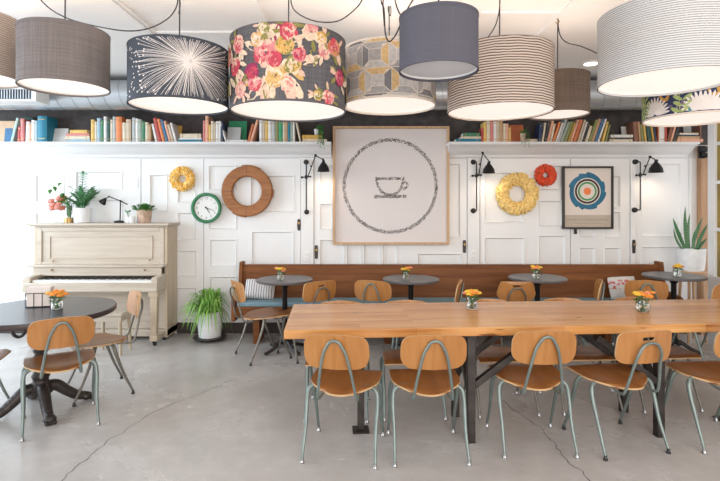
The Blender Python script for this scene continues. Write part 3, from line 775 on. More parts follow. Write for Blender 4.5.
# ------------------------------------------------------------------ bench, cushion, pillows
BX0, BX1 = -1.38, 3.47
t = thing('wooden_bench', 'very long dark brown wooden pew bench along the panelled wall', 'bench', ((BX0 + BX1) / 2, 5.5, 0))
ox, oy = (BX0 + BX1) / 2, 5.5
zbt = PZ(264.5, 5.62)
b = MB(); b.prism([(5.56 - oy, .40), (5.585 - oy, .40), (5.655 - oy, zbt - .01), (5.65 - oy, zbt), (5.625 - oy, zbt)], 'X', BX0 + .04 - ox, BX1 - .04 - ox); b.build('backrest', 'bench', t, bevel=.003)
b = MB(); b.box(BX0 + .04 - ox, BX1 - .04 - ox, 5.27 - oy, 5.60 - oy, .385, .415); b.build('seat', 'bench', t, bevel=.004)
b = MB(); b.box(BX0 + .04 - ox, BX1 - .04 - ox, 5.285 - oy, 5.31 - oy, .31, .385); b.build('front_rail', 'bench', t, bevel=.003)
for xe, s in ((BX0, 1), (BX1 - .04, -1)):
    b = MB()
    pts = [(5.72, .26), (5.72, zbt + .03), (5.60, zbt + .03), (5.58, zbt - .08), (5.555, .585), (5.50, .545), (5.30, .525), (5.25, .505), (5.245, .26)]
    b.prism([(p[0] - oy, p[1]) for p in pts], 'X', xe - ox, xe + .04 - ox); b.build('end_panel', 'bench', t, bevel=.004)
for x in (-1.13, .3, 1.5, 2.7, 3.25):
    b = MB(); b.box(x - .035 - ox, x + .035 - ox, 5.33 - oy, 5.60 - oy, 0, .385); b.build('support_leg', 'bench', t, bevel=.003)
b = MB(); b.box(BX0 + .05, BX1 - .05, 5.262, 5.565, .4155, .462)
tag(b.build('seat_cushion', 'cushion', bevel=.014), 'long thin blue-grey cushion lying on the pew bench seat', 'cushion')
def pillow(label, loc, rot, w, h, th, mats, fn=None):
    b = MB(); n = 14; rings = {}
    for side in (-1, 1):
        for i in range(n + 1):
            for j in range(n + 1):
                u, v = i / n * 2 - 1, j / n * 2 - 1
                k = (1 - u ** 4) * (1 - v ** 4); pin = 1 - .06 * (u * u * v * v)
                rings[side, i, j] = b.bm.verts.new((u * w / 2 * pin * (1 - .03 * (1 - v * v)), side * th / 2 * max(k, 0) ** .55, h / 2 * v * pin * (1 - .03 * (1 - u * u)) + h / 2))
    for side in (-1, 1):
        for i in range(n):
            for j in range(n):
                f = b.bm.faces.new([rings[side, i + a, j + c] for a, c in ((0, 0), (1, 0), (1, 1), (0, 1))])
                f.material_index = fn(i, j, n) if fn else 0
    bmesh.ops.remove_doubles(b.bm, verts=b.bm.verts[:], dist=1e-4)
    o = b.build('throw_pillow', mats, None)
    o.location = loc; o.rotation_euler = rot
    return tag(o, label, 'pillow')
M['stripepillow'] = stripes('striped_linen', (0.20, 0.19, 0.21), (0.72, 0.69, 0.67), 36, 0.2, 'X', 1.0, soft=.12)
pillow('white throw pillow with thin dark stripes at the left end of the bench', (PX(258.5, 5.42), 5.44, .464), (R(-16), R(3), 0), .34, .225, .12, ['stripepillow'])
M['pinkpillow'] = None
def pp():
    m, nt, bb = newmat('pink_embroidered_linen')
    v = coords(nt, (16, 16, 22)); n = N(nt, 'ShaderNodeTexNoise', Scale=1.6, Detail=3.0); nt.links.new(v, n.inputs['Vector'])
    r = ramp(nt, [(.50, (.74, .71, .68)), (.54, (.62, .13, .13))]); nt.links.new(n.outputs[0], r.inputs[0])
    t = nt.nodes.new('ShaderNodeTexCoord'); s = nt.nodes.new('ShaderNodeSeparateXYZ'); nt.links.new(t.outputs['Object'], s.inputs[0])
    g = ramp(nt, [(.10, (0, 0, 0)), (.12, (1, 1, 1)), (.2, (1, 1, 1)), (.22, (0, 0, 0))]); nt.links.new(s.outputs[2], g.inputs[0])
    mx = N(nt, 'ShaderNodeMixRGB'); nt.links.new(g.outputs[0], mx.inputs[0]); mx.inputs[1].default_value = (.74, .71, .68, 1); nt.links.new(r.outputs[0], mx.inputs[2])
    nt.links.new(mx.outputs[0], bb.inputs['Base Color']); bb.inputs['Roughness'].default_value = .9
    return m
M['pinkpillow'] = pp()
pillow('white throw pillow with red-pink embroidery toward the right of the bench', (PX(626, 5.42), 5.44, .464), (R(-16), R(-3), 0), .32, .255, .12, ['pinkpillow'])

# ------------------------------------------------------------------ chairs
def back_loop(slot):
    if slot == 2: o = roundpoly([(-.150, .19), (.150, .19), (.19, .06), (.135, -.01), (-.135, -.01), (-.19, .06)], [.03, .03, .05, .05, .05, .05], 6)
    elif slot: o = roundpoly([(-.180, .188), (0, .197), (.180, .188), (.188, .0), (0, -.002), (-.188, .0)], [.05, .3, .05, .07, .3, .07], 8)
    else: o = roundpoly([(-.186, .188), (0, .202), (.186, .188), (.192, .0), (0, -.004), (-.192, .0)], [.075, .3, .075, .085, .3, .085], 8)
    return o
def curve_y(x): return .95 * x * x
def make_chair(slot, tubemat='tube', glide='chrome'):
    t = thing('school_chair', '', 'chair')
    # seat
    b = MB(); nu, nv = 16, 14; top, bot = {}, {}
    for j in range(nv + 1):
        v = j / nv; y = .205 - .41 * v
        w = .215 if v < .35 else .215 * (1 - ((v - .35) / .65) ** 2.4 * .56)
        for i in range(nu + 1):
            u = i / nu * 2 - 1
            yy = y + (.015 * (1 - u * u) if v < .05 else 0) + .055 * abs(u) ** 2.2 * max(0, (v - .45) / .55) ** 1.5
            z = .443 - .020 * v - .014 * (1 - u * u) * math.sin(PI * v) - (.022 * ((.12 - v) / .12) ** 2 if v < .12 else 0) - .012 * max(0, (v - .75) / .25) ** 2 - .006 * u ** 4
            top[i, j] = b.bm.verts.new((u * w, yy, z)); bot[i, j] = b.bm.verts.new((u * w, yy, z - .011))
    for j in range(nv):
        for i in range(nu):
            b.bm.faces.new((top[i, j], top[i + 1, j], top[i + 1, j + 1], top[i, j + 1])); b.bm.faces.new((bot[i, j], bot[i, j + 1], bot[i + 1, j + 1], bot[i + 1, j]))
    edge = [(i, 0) for i in range(nu)] + [(nu, j) for j in range(nv)] + [(i, nv) for i in range(nu, 0, -1)] + [(0, j) for j in range(nv, 0, -1)]
    for k in range(len(edge)):
        a, c = edge[k], edge[(k + 1) % len(edge)]
        b.bm.faces.new((top[a], bot[a], bot[c], top[c])).material_index = 1
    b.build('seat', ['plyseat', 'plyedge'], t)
    # backrest: loop to (slot or centre) in rings, bent and leaned
    b = MB(); o = back_loop(slot); cc = Vector((0, .148 if slot else .1)); k = len(o)
    def inner(p):
        if not slot: return cc
        d = p - cc; a = math.atan2(d.y * 3.2, d.x); return cc + Vector((.042 * math.copysign(abs(math.cos(a)) ** .5, math.cos(a)), .012 * math.copysign(abs(math.sin(a)) ** .6, math.sin(a))))
    rows = 6; F_, B_ = [], []
    for q in range(rows + 1):
        f = q / rows * (1.0 if slot else .97); rf, rb = [], []
        for p in o:
            w = p.lerp(inner(p), f); y = -.285 + curve_y(w.x) - .17 * (w.y - .1) * .9; z = .582 + w.y
            rf.append(b.bm.verts.new((w.x, y + .0055, z))); rb.append(b.bm.verts.new((w.x, y - .0055, z)))
        F_.append(rf); B_.append(rb)
    for q in range(rows):
        for i in range(k):
            j = (i + 1) % k
            b.bm.faces.new((F_[q][i], F_[q][j], F_[q + 1][j], F_[q + 1][i])); b.bm.faces.new((B_[q][i], B_[q + 1][i], B_[q + 1][j], B_[q][j]))
    for i in range(k):
        j = (i + 1) % k
        b.bm.faces.new((F_[0][i], B_[0][i], B_[0][j], F_[0][j])).material_index = 1
        if slot: b.bm.faces.new((F_[-1][i], F_[-1][j], B_[-1][j], B_[-1][i])).material_index = 1
    if not slot: b.bm.faces.new(F_[-1]); b.bm.faces.new(B_[-1][::-1])
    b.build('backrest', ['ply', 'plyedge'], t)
    # back tube: hooks under the seat and arches up behind the backrest
    hw = .041 if not slot else .060; dz = 0 if not slot else -.040
    half = [(.085, .02, .403), (.100, -.09, .398), (.110, -.175, .386), (.113, -.222, .392), (.110, -.246, .43), (.086, -.284, .58), (.064 if not slot else .078, -.303, .675 + dz), (hw, -.311, .720 + dz), (hw * .62, -.3145, .743 + dz)]
    path = [(-x, y, z) for x, y, z in half] + [(0, -.3155, .752 + dz)] + half[::-1]
    b = MB(); b.tube(cat(path, 4), .0085, 10); b.build('back_tube', tubemat, t)
    b = MB()
    for x, z in ((-.072, .64), (.072, .64)):
        y = -.285 + curve_y(x) - .153 * (z - .682)
        b.cyl((x, y + .008, z), (x, y + .004, z), .007, None, 8)
    b.build('rivets', 'chrome', t)
    b = MB(); b.box(-.095, .095, -.075, -.05, .402, .411); b.box(-.095, .095, .055, .08, .402, .411); b.build('seat_bracket', tubemat, t)
    for sx in (-1, 1):
        for sy in (-1, 1):
            pts = cat([(sx * .07, sy * .045, .396), (sx * .155, sy * .055, .411), (sx * .204, sy * .068, .392), (sx * .216, sy * .088, .32), (sx * .212, sy * .14, .17), (sx * .217, sy * .208, .018)], 4)
            n = len(pts); b = MB(); b.tube(pts, [  .0138 if i < n * .5 else .0138 - .0062 * (i / n - .5) / .5 for i in range(n)], 10); lg = b.build('leg', tubemat, t)
            b = MB(); f = Vector((sx * .216, sy * .205, 0)); b.lathe([(.001, 0), (.013, 0), (.0145, .006), (.010, .014), (.0095, .03), (.001, .031)], f, 12); b.build('foot_glide', glide, lg)
    return t
protos = {}
def chair(x, y, rz, slot, label, group, tubemat='tube', glide='chrome'):
    key = (slot, tubemat, glide)
    if key not in protos:
        c = make_chair(slot, tubemat, glide); protos[key] = c
        c.location = (x, y, 0); c.rotation_euler = (0, 0, R(rz)); c['label'] = label; c['group'] = group
        return c
    return dup(protos[key], (x, y, 0), R(rz), label, group)
G1 = 'chairs on the near side of the long table'
chair(-.095, 3.04, -9, 0, 'plywood school chair at near left end of the long table, back to us', G1)
chair(.41, 3.04, 2, 0, 'plywood school chair, second from left along near side of long table', G1)
chair(1.08, 3.13, 0, 0, 'plywood school chair by the floor crack on near side of long table', G1)
chair(1.625, 3.14, 11, 1, 'slot-backed school chair turned slightly at near side of the long table', G1, 'tube', 'rubber')
chair(2.29, 3.20, 5, 0, 'rightmost near school chair at the long table, cut by photo edge', G1)
G2 = 'chairs on the far side of the long table'
chair(-.16, 3.61, 178, 0, 'far-side school chair facing us at left end of long table', G2)
chair(.38, 3.64, 182, 0, 'far-side school chair facing us behind the second near chair', G2)
chair(1.05, 3.69, 184, 0, 'far-side school chair facing us behind the communal table flower jar', G2, 'tubewarm')
chair(1.67, 3.73, 183, 0, 'far-side school chair facing us behind the slot-backed near chair', G2, 'tubewarm')
chair(2.27, 3.77, 183, 0, 'far-side school chair facing us, rightmost behind the long table', G2, 'tubewarm')
for o in [q for q in bpy.data.objects if q.get('group') == G2]: o.scale = (1, 1, .955)
G3 = 'chairs at the small bench tables'
chair(-.97, 4.90, -58, 1, 'slot-backed school chair beside the striped pillow, facing right to the table', G3, 'tubewarm', 'rubber')
chair(-.54, 4.96, 36, 1, 'slot-backed school chair right of the leftmost small round table', G3, 'tubewarm', 'rubber')
chair(.21, 5.01, -20, 0, 'plain-backed school chair left of the second small round table', G3)
chair(.69, 4.80, 77, 0, 'school chair seen edge-on, right of the second small round table', G3)
chair(1.53, 5.0, -4, 2, 'slot-backed school chair facing the wall at third small round table', G3, 'tubewarm', 'rubber')
chair(2.07, 4.86, 70, 0, 'school chair seen edge-on, right of the third small round table', G3)
chair(2.87, 5.02, -18, 0, 'plain-backed school chair beside the pink pillow and rightmost small table', G3)
chair(3.40, 4.86, 15, 0, 'school chair cut by right photo edge near the snake plant', G3)
G4 = 'chairs around the large round table'
chair(-2.09, 3.42, 33, 0, 'school chair with its back to us at the large round table', G4)
chair(-2.11, 3.97, 127, 1, 'slot-backed school chair in front of the piano, pulled out from round table', G4, 'tubewarm', 'rubber')
chair(-2.76, 3.42, -74, 0, 'school chair mostly outside left photo edge at the large round table', G4)

# ------------------------------------------------------------------ communal table
TL, TW, TH, TA = 3.55, .80, .737, R(3.5)
Rz = Matrix.Rotation(TA, 3, 'Z')
t = thing('communal_table', 'long reclaimed plank table with dark steel frame in the middle of room', 'table', Vector((-.47, 3.02, 0)) + Rz @ Vector((TL / 2, TW / 2, 0)), TA)
ox, oy = TL / 2, TW / 2              # below: x from the left end, y from the near edge
b = MB(); b.box(-ox, TL - ox, -oy, TW - oy, TH - .056, TH)
b.build('tabletop', 'plank', t, bevel=.005)
def post(x, y, w=.05):
    b = MB(); b.box(x - w / 2 - ox, x + w / 2 - ox, y - w / 2 - oy, y + w / 2 - oy, .008, TH - .0685); o = b.build('leg', 'steel', t, bevel=.003)
    k = .055 if w < .045 else w / 2
    b = MB(); b.box(x - k - ox, x + k - ox, y - k - oy, y + k - oy, 0, .008); b.build('foot_plate', 'steel', o)
post(.49, .235, .044); post(3.06, .235, .044)
for X in (1.18, 2.43):
    post(X, .034); post(X, .42)
def strut(a, c, w=.020):
    a, c = Vector(a), Vector(c); d = c - a; q = d.to_track_quat('X', 'Z').to_matrix().to_4x4()
    b = MB(); b.box(0, d.length, -w, w, -w, w, Mx=Matrix.Translation(a - Vector((ox, oy, 0))) @ q); b.build('brace', 'steel', t, bevel=.002)
for X, q in ((1.18, 1), (2.43, -1)):
    strut((X, .40, .66), (X, .06, .33)); strut((X, .06, .60), (X, .40, .30))
    strut((X + q * .02, .034, .36), (X + q * .42, .034, TH - .085)); strut((X + q * .02, .42, .36), (X + q * .42, .42, TH - .085))
b = MB()
for X in (.49, 1.18, 2.43, 3.06): b.box(X - .025 - ox, X + .025 - ox, .01 - oy, .72 - oy, TH - .068, TH - .0565)
b.build('top_plate', 'steel', t)

# ------------------------------------------------------------------ round tables
def iron_foot(b, a, L, hub_z, r0=.022, r1=.016, lift=.05):
    h = Vector((math.cos(a), math.sin(a), 0))
    b.tube(cat([Vector((0, 0, hub_z)) + h * .02, Vector((0, 0, hub_z * .9)) + h * L * .3, Vector((0, 0, hub_z * .45)) + h * L * .62, Vector((0, 0, r1 * 1.4)) + h * L * .92, Vector((0, 0, r1)) + h * L], 5), [lerp(r0, r1, i / 20) for i in range(21)], 8)
    b.ball(h * L + Vector((0, 0, r1 * 1.15)), (r1 * 1.5, r1 * 1.5, r1 * 1.15), 8)
def small_table(x, y, h, label):
    t = thing('bistro_table', label, 'table', (x, y, 0), 0, 'small round tables along the bench')
    b = MB(); b.lathe([(.001, h - .026), (.28, h - .026), (.292, h - .020), (.294, h - .008), (.288, h), (.001, h)], n=48); b.build('tabletop', 'slate', t)
    b = MB(); b.lathe([(.001, .075), (.05, .075), (.055, .10), (.034, .13), (.027, .17), (.026, h - .09), (.045, h - .06), (.09, h - .04), (.09, h - .0265), (.001, h - .0265)], n=20); b.build('column', 'black', t)
    for k in range(4):
        b = MB(); iron_foot(b, PI / 4 + k * PI / 2, .23, .10); b.build('foot', 'iron', t)
    return t
TT = [(PX(284.5, 5.06), 5.08, .745), (PX(411, 5.06), 5.08, .750), (PX(538, 5.08), 5.10, .760), (PX(675, 5.08), 5.10, .780)]
for (x, y, h), l in zip(TT, ('small round grey table beside the striped pillow, leftmost along the bench', 'small round grey table below the coffee cup picture', 'small round grey table below the yellow wreath, third along the bench', 'small round grey table in front of the snake plant, rightmost along bench')): small_table(x, y, h, l)
BTX, BTY = -2.345, 3.60
t = thing('pedestal_table', 'large dark round table on an ornate cast iron pedestal at left', 'table', (BTX, BTY, 0))
h = .745
b = MB(); b.lathe([(.001, h - .003), (.488, h - .003), (.488, h), (.001, h)], n=64); b.build('tabletop', 'darktop', t)
b = MB(); b.lathe([(.001, h - .04), (.49, h - .04), (.5, h - .03), (.502, h - .01), (.497, h), (.4885, h), (.4885, h - .0035), (.001, h - .0035)], n=64); b.build('rim', 'darkrim', t)
b = MB(); b.lathe([(.001, .13), (.075, .13), (.085, .17), (.06, .20), (.05, .23), (.062, .26), (.045, .29), (.04, .42), (.055, .45), (.042, .48), (.04, .60), (.06, .63), (.10, .68), (.10, h - .0405), (.001, h - .0405)], n=24); b.build('column', 'iron', t)
for k, a in enumerate((R(-47), R(43), R(133), R(223))):
    hh = Vector((math.cos(a), math.sin(a), 0)); b = MB()
    path = cat([Vector((0, 0, .17)) + hh * .04, Vector((0, 0, .165)) + hh * .10, Vector((0, 0, .105)) + hh * .17, Vector((0, 0, .052)) + hh * .24, Vector((0, 0, .036)) + hh * .30], 5)
    b.tube(path, [lerp(.045, .03, i / 20) for i in range(21)], 10)
    b.ball(hh * .30 + Vector((0, 0, .032)), (.042, .042, .032), 10)
    for q in (-.5, 0, .5): b.ball(hh * .335 + Vector((-hh.y, hh.x, 0)) * q * .045 + Vector((0, 0, .016)), (.016, .016, .016), 6)
    for q in range(4): b.ball(path[4 + q * 4] + Vector((0, 0, .022)), .02, 6)
    b.build('paw_foot', 'iron', t)
for sx in (-1, 1):      # scrolls under the top
    b = MB(); c = Vector((sx * .15 if sx < 0 else .13, -.02, .60)); b.tube([c + Vector((.05 * math.cos(q), 0, .055 * math.sin(q))) for q in [i * 2 * PI / 14 for i in range(14)]], .012, 6, closed=True); b.tube([c + Vector((0, 0, .055)), (0.0, 0, .69)], .012, 6); b.build('scroll', 'iron', t)

# ------------------------------------------------------------------ flower jars and napkin holder
def flower_jar(label, loc, r, h, bowl, cols, n, spread, group):
    t = thing('flower_jar', label, 'flower vase', loc, random.uniform(0, 6), group)
    b = MB()
    if bowl: pr = [(.001, 0), (r * .7, 0), (r * .95, h * .18), (r, h * .45), (r * .8, h * .8), (r * .78, h * .9), (r * .84, h)]
    else: pr = [(.001, 0), (r * .95, 0), (r, h * .06), (r, h * .94), (r * .97, h)]
    b.lathe(pr + [(max(.001, q - .003), z + (.004 if z < .001 else 0)) for q, z in pr[::-1]], n=24); b.build('glass_jar', 'glass', t)
    b = MB(); b.lathe([(.001, .006), (r * .62, .006), (r * .88, h * .2), (r * .9, h * .5), (.001, h * .5)], n=20); b.build('water', 'water', t)
    b = MB(); tops = []
    for i in range(n):
        a = i * 2.4; q = spread * math.sqrt((i + .5) / n)
        top = Vector((q * math.cos(a), q * math.sin(a), h + random.uniform(.012, .045)))
        b.tube([(-.3 * q * math.cos(a), -.3 * q * math.sin(a), .008), (top.x * .4, top.y * .4, h * .8), top], .0022, 5); tops.append(top)
    for i in range(n * 2):
        a = random.uniform(0, 6.28); leaf(b, (.4 * r * math.cos(a), .4 * r * math.sin(a), random.uniform(.5, 1) * h), (math.cos(a), math.sin(a), random.uniform(.1, 1.0)), random.uniform(.03, .06), .022, droop=.3)
    b.build('stems_and_leaves', 'leaf', t, fix=False)
    for i, q in enumerate(tops):
        b = MB(); rr = random.uniform(.013, .018)
        for ring, cnt, sc in ((0, 9, 1.0), (1, 7, .7)):
            for k in range(cnt):
                a = 2 * PI * k / cnt + ring * .4; dv = Vector((math.cos(a), math.sin(a), 0)); b.ball(q + dv * rr * sc + Vector((0, 0, ring * .006 + random.uniform(-.002, .002))), (rr * .62, rr * .45, rr * .4), 6, 0, Matrix.Rotation(a, 3, 'Z'))
        b.ball(q + Vector((0, 0, .008)), rr * .45, 6, 1); b.build('blossom', [cols[i % len(cols)], 'yellow'], t)
    return t
GJ = 'small jars of flowers on the tables'
warm = ('orange', 'yellow', 'yellow', 'coral')
flower_jar('glass jar of orange and yellow flowers at middle of the long table', (PX(472, 3.66), 3.66, .7375), .043, .085, 0, warm, 10, .058, GJ)
flower_jar('round glass jar of orange flowers near right of the long table', (PX(643, 3.56), 3.56, .7375), .050, .098, 1, ('orange', 'coral', 'yellow'), 10, .062, GJ)
for (x, y, h), px, l in zip(TT, (280.5, 406, 536, 677.5), ('glass jar of orange flowers on the small table beside the striped pillow', 'glass jar of yellow and orange flowers on small table below coffee cup picture', 'glass jar of flowers on the small table below the yellow wreath', 'glass jar of yellow flowers on small table in front of snake plant')):
    flower_jar(l, (PX(px, 5.04), 5.04, h + .0005), .036, .075, 0, warm, 8, .045, GJ)
flower_jar('glass jar of orange flowers beside the napkin holder on dark round table', (PX(57, 3.62), 3.62, .7455), .040, .085, 0, ('orange', 'orange', 'yellow'), 10, .062, GJ)
t = thing('napkin_holder', 'wire rack packed with white paper napkins on the dark round table', 'napkin holder', (PX(40.5, 3.70), 3.70, .7455), R(12))
b = MB()
for x in (-.085, -.028, .028, .085):
    for y in (-.045, .045): b.tube([(x, y, .004), (x, y, .105)], .0028, 6)
    b.tube([(x, -.045, .004), (x, .045, .004)], .0028, 6)
for y in (-.045, .045):
    for z in (.004, .105): b.tube([(-.085, y, z), (.085, y, z)], .0028, 6)
b.build('wire_frame', 'black', t)
b = MB()
for k in range(12): b.box(-.078 + random.uniform(-.003, .003), .078 + random.uniform(-.003, .003), -.040 + k * .0067, -.0345 + k * .0067, .008, .146 + random.uniform(-.004, .004))
b.build('napkins', 'napkin', t, smooth=False)

# ------------------------------------------------------------------ wall decorations
AD = 5.735
t = thing('framed_coffee_art', 'huge oak-framed square print of a coffee cup inside a circle', 'picture', (PX(391, AD), AD, PZ(244.5, AD)))
ax0, ax1, az = PX(333, AD) - PX(391, AD), PX(449, AD) - PX(391, AD), PZ(126.5, AD) - PZ(244.5, AD)
b = MB(); b.box(ax0 + .02, ax1 - .02, .005, .02, .02, az - .02); b.build('print_paper', 'paper', t, smooth=False)
b = MB(); w = .026
b.box(ax0, ax0 + w, -.035, .03, 0, az); b.box(ax1 - w, ax1, -.035, .03, 0, az); b.box(ax0 + w, ax1 - w, -.035, .03, 0, w); b.box(ax0 + w, ax1 - w, -.035, .03, az - w, az)
b.build('frame', 'oak', t, bevel=.002)
def ink_stroke(b, path, w, dens=1.0, closed=False):
    tot = sum((path[i + 1] - path[i]).length for i in range(len(path) - 1)); n = int(tot * w * 17000 * dens)
    for _ in range(n):
        s = random.uniform(0, tot)
        for i in range(len(path) - 1):
            L = (path[i + 1] - path[i]).length
            if s <= L: break
            s -= L
        c = path[i].lerp(path[i + 1], s / max(L, 1e-6)); d = (path[i + 1] - path[i]).normalized(); nn = Vector((-d.y, d.x))
        c = c + nn * random.uniform(-w / 2, w / 2); a = random.uniform(0, PI); u = Vector((math.cos(a), math.sin(a))) * random.uniform(.004, .009); v = Vector((-u.y, u.x)).normalized() * random.uniform(.0012, .0026)
        z = .0046 - random.uniform(0, .0012)
        b.face([(q.x, z, q.y) for q in (c - u - v, c + u - v * .4, c + u * .9 + v, c - u * .8 + v)])
def A2(px, py): return Vector((PX(px, AD) - PX(391, AD), PZ(py, AD) - PZ(244.5, AD)))
b = MB(); c0 = A2(390.3, 186); rr = .54
ink_stroke(b, [c0 + rr * Vector((math.cos(q * 2 * PI / 90), math.sin(q * 2 * PI / 90))) for q in range(91)], .038); b.build('circle_print', 'ink', t, smooth=False, fix=False)
b = MB()
ink_stroke(b, [A2(375.5, 178.6), A2(404.5, 178.4)], .030, 1.2)
cup = [A2(*q) for q in ((376.5, 179.5), (377.3, 184), (379.5, 189), (383, 193), (387, 194.6), (393, 194.6), (397.5, 192.5), (401, 188.5), (402.6, 184), (403.2, 179.5))]
ink_stroke(b, cup, .029, 1.2); ink_stroke(b, [A2(374, 196.6), A2(406.5, 196.4)], .036, 1.25)
ink_stroke(b, [A2(*q) for q in ((403.5, 182), (406.5, 182), (407.6, 184.5), (406.6, 187.5), (402.5, 189.3))], .022, 1.2)
b.build('coffee_cup_print', 'ink', t, smooth=False, fix=False)

D = 5.74
t = thing('framed_poster', 'black-framed poster of concentric blue, black and green rings around orange dot', 'picture', (PX(587.5, D), D, PZ(229, D)))
def B2(px, py): return Vector((PX(px, D) - PX(587.5, D), PZ(py, D) - PZ(229, D)))
q0, q1 = B2(562.5, 229), B2(613, 166.3)
b = MB(); b.box(q0.x + .01, q1.x - .01, .004, .016, .01, q1.y - .01); b.build('poster_paper', 'posterpaper', t, smooth=False)
w = .022; b = MB(); b.box(q0.x, q0.x + w, -.018, .025, 0, q1.y); b.box(q1.x - w, q1.x, -.018, .025, 0, q1.y); b.box(q0.x + w, q1.x - w, -.018, .025, 0, w); b.box(q0.x + w, q1.x - w, -.018, .025, q1.y - w, q1.y); b.build('frame', 'frameblack', t, bevel=.002)
z0 = B2(587, 215).y
b = MB(); b.box(q0.x + w, q1.x - w, .0032, .0042, w, z0); b.build('caption_band', 'posterband', t, smooth=False)
b = MB()
for row, yy in ((0, 219.8), (1, 223.3)):
    x = q0.x + .06 + row * .07
    while x < q1.x - .06 - row * .07:
        ww = random.uniform(.006, .014) * (1 - .3 * row); zz = B2(0, yy).y; b.box(x, x + ww, .0024, .0034, zz - .006 + row * .002, zz + .006 - row * .002); x += ww + .005
b.build('caption_lettering', 'posterink', t, smooth=False)
JAG = [j / (n - 1) - .5 for n in (7, 12, 5, 10, 14, 4, 9, 11) for j in range(n)]
cc = B2(587.4, 191.3)
def disc(b, r, y, mi, jag=0, n=72, r_in=0):
    rad = []
    for k in range(n):
        a = k * 2 * PI / n
        rad.append(r * (1 + (jag * JAG[k % len(JAG)] if jag else 0)))
    outer = [(cc.x + rad[k] * math.cos(k * 2 * PI / n), y, cc.y + rad[k] * math.sin(k * 2 * PI / n)) for k in range(n)]
    b.face(outer, mi)
s = F / D
b = MB()
disc(b, 18.4 / s, .0036, 0, .10, 72); disc(b, 13.4 / s, .0032, 1); disc(b, 12.4 / s, .0028, 2); disc(b, 10.4 / s, .0024, 1); disc(b, 9.4 / s, .002, 3); disc(b, 7.6 / s, .0016, 1); disc(b, 3.7 / s, .0012, 4)
b.build('ring_print', ['pblue', 'posterpaper', 'pbrown', 'pgreen', 'porange'], t, smooth=False)
b = MB(); b.box(B2(575, 0).x, B2(577, 0).x, .0, .025, B2(0, 234).y, -.001); b.build('hanger_clip', 'black', t)

ROT = Matrix.Rotation(R(90), 3, 'X')       # lathe axis toward the room (+z -> -y)
D = 5.765
t = thing('wall_clock', 'round green-rimmed wall clock with white face above the spider plant', 'clock', (PX(207, D), D, PZ(208, D)))
b = MB(); b.lathe([(.150, 0), (.176, .01), (.180, .03), (.170, .048), (.152, .050), (.142, .036), (.140, .02), (.140, 0)], n=48, Mx=ROT, closed=True); b.build('rim', 'clockgreen', t)
b = MB(); b.lathe([(.001, 0), (.141, 0), (.141, .02), (.001, .02)], n=48, Mx=ROT); b.build('face', 'clockface', t)
def text_mesh(s, size):
    cu = bpy.data.curves.new('txt', 'FONT'); cu.body = s; cu.size = size; cu.align_x = 'CENTER'; cu.align_y = 'CENTER'
    o = bpy.data.objects.new('txt', cu); COL.objects.link(o); bpy.context.view_layer.update()
    me = bpy.data.meshes.new_from_object(o.evaluated_get(bpy.context.evaluated_depsgraph_get()))
    bpy.data.objects.remove(o); return me
b = MB()
for k in range(1, 13):
    me = text_mesh(str(k), .034); a = PI / 2 - k * PI / 6; off = Vector((.112 * math.cos(a), .112 * math.sin(a)))
    vs = [b.bm.verts.new((v.co.x + off.x, -.0206, v.co.y + off.y)) for v in me.vertices]
    for p in me.polygons: b.bm.faces.new([vs[i] for i in p.vertices])
b.build('numerals', 'ink', t, smooth=False)
for nm, a, L, w in (('minute_hand', R(-20), .105, .0045), ('hour_hand', R(-58), .075, .006)):
    d = Vector((math.cos(a), 0, math.sin(a))); sd = Vector((-d.z, 0, d.x)); b = MB(); y = -.022 if nm[0] == 'h' else -.024
    p = [-.02 * d - sd * w, -.02 * d + sd * w, L * d + sd * w * .4, L * d - sd * w * .4]
    b.face([q + Vector((0, y, 0)) for q in p]); b.face([q + Vector((0, y - .0012, 0)) for q in p[::-1]])
    for k in range(4): b.face([p[k] + Vector((0, y, 0)), p[(k + 1) % 4] + Vector((0, y, 0)), p[(k + 1) % 4] + Vector((0, y - .0012, 0)), p[k] + Vector((0, y - .0012, 0))])
    b.build(nm, 'black', t, smooth=False)
b = MB(); b.lathe([(.001, .02), (.007, .02), (.007, .027), (.001, .028)], n=12, Mx=ROT); b.build('hub', 'black', t)

D = 5.76
t = thing('wooden_ring', 'big rust-brown wooden ring mould hanging on the white wall', 'wall decoration', (PX(248, D), D, PZ(191.3, D)))
b = MB(); b.lathe([(.172, 0), (.292, 0), (.296, .006), (.296, .058), (.285, .068), (.182, .068), (.170, .058), (.170, .006)], n=64, Mx=ROT, closed=True); b.build('ring', 'mould', t)
b = MB()
for a in (4, 90, 182, 268):
    m = Matrix.Rotation(-R(a), 4, 'Y'); b.box(.171, .297, -.0695, -.066, -.0016, .0016, Mx=m)
b.build('joint_line', 'ink', t, smooth=False)
for a0, a1 in ((60, 102), (-14, 4), (236, 268)):
    b = MB(); n = 8; pts = [(.293, R(a0 + (a1 - a0) * k / n)) for k in range(n + 1)] + [(.308, R(a1 + (a0 - a1) * k / n)) for k in range(n + 1)]
    b.prism([(r * math.cos(a), r * math.sin(a)) for r, a in pts], 'Y', -.05, -.004)
    b.build('outer_block', 'mould', t)

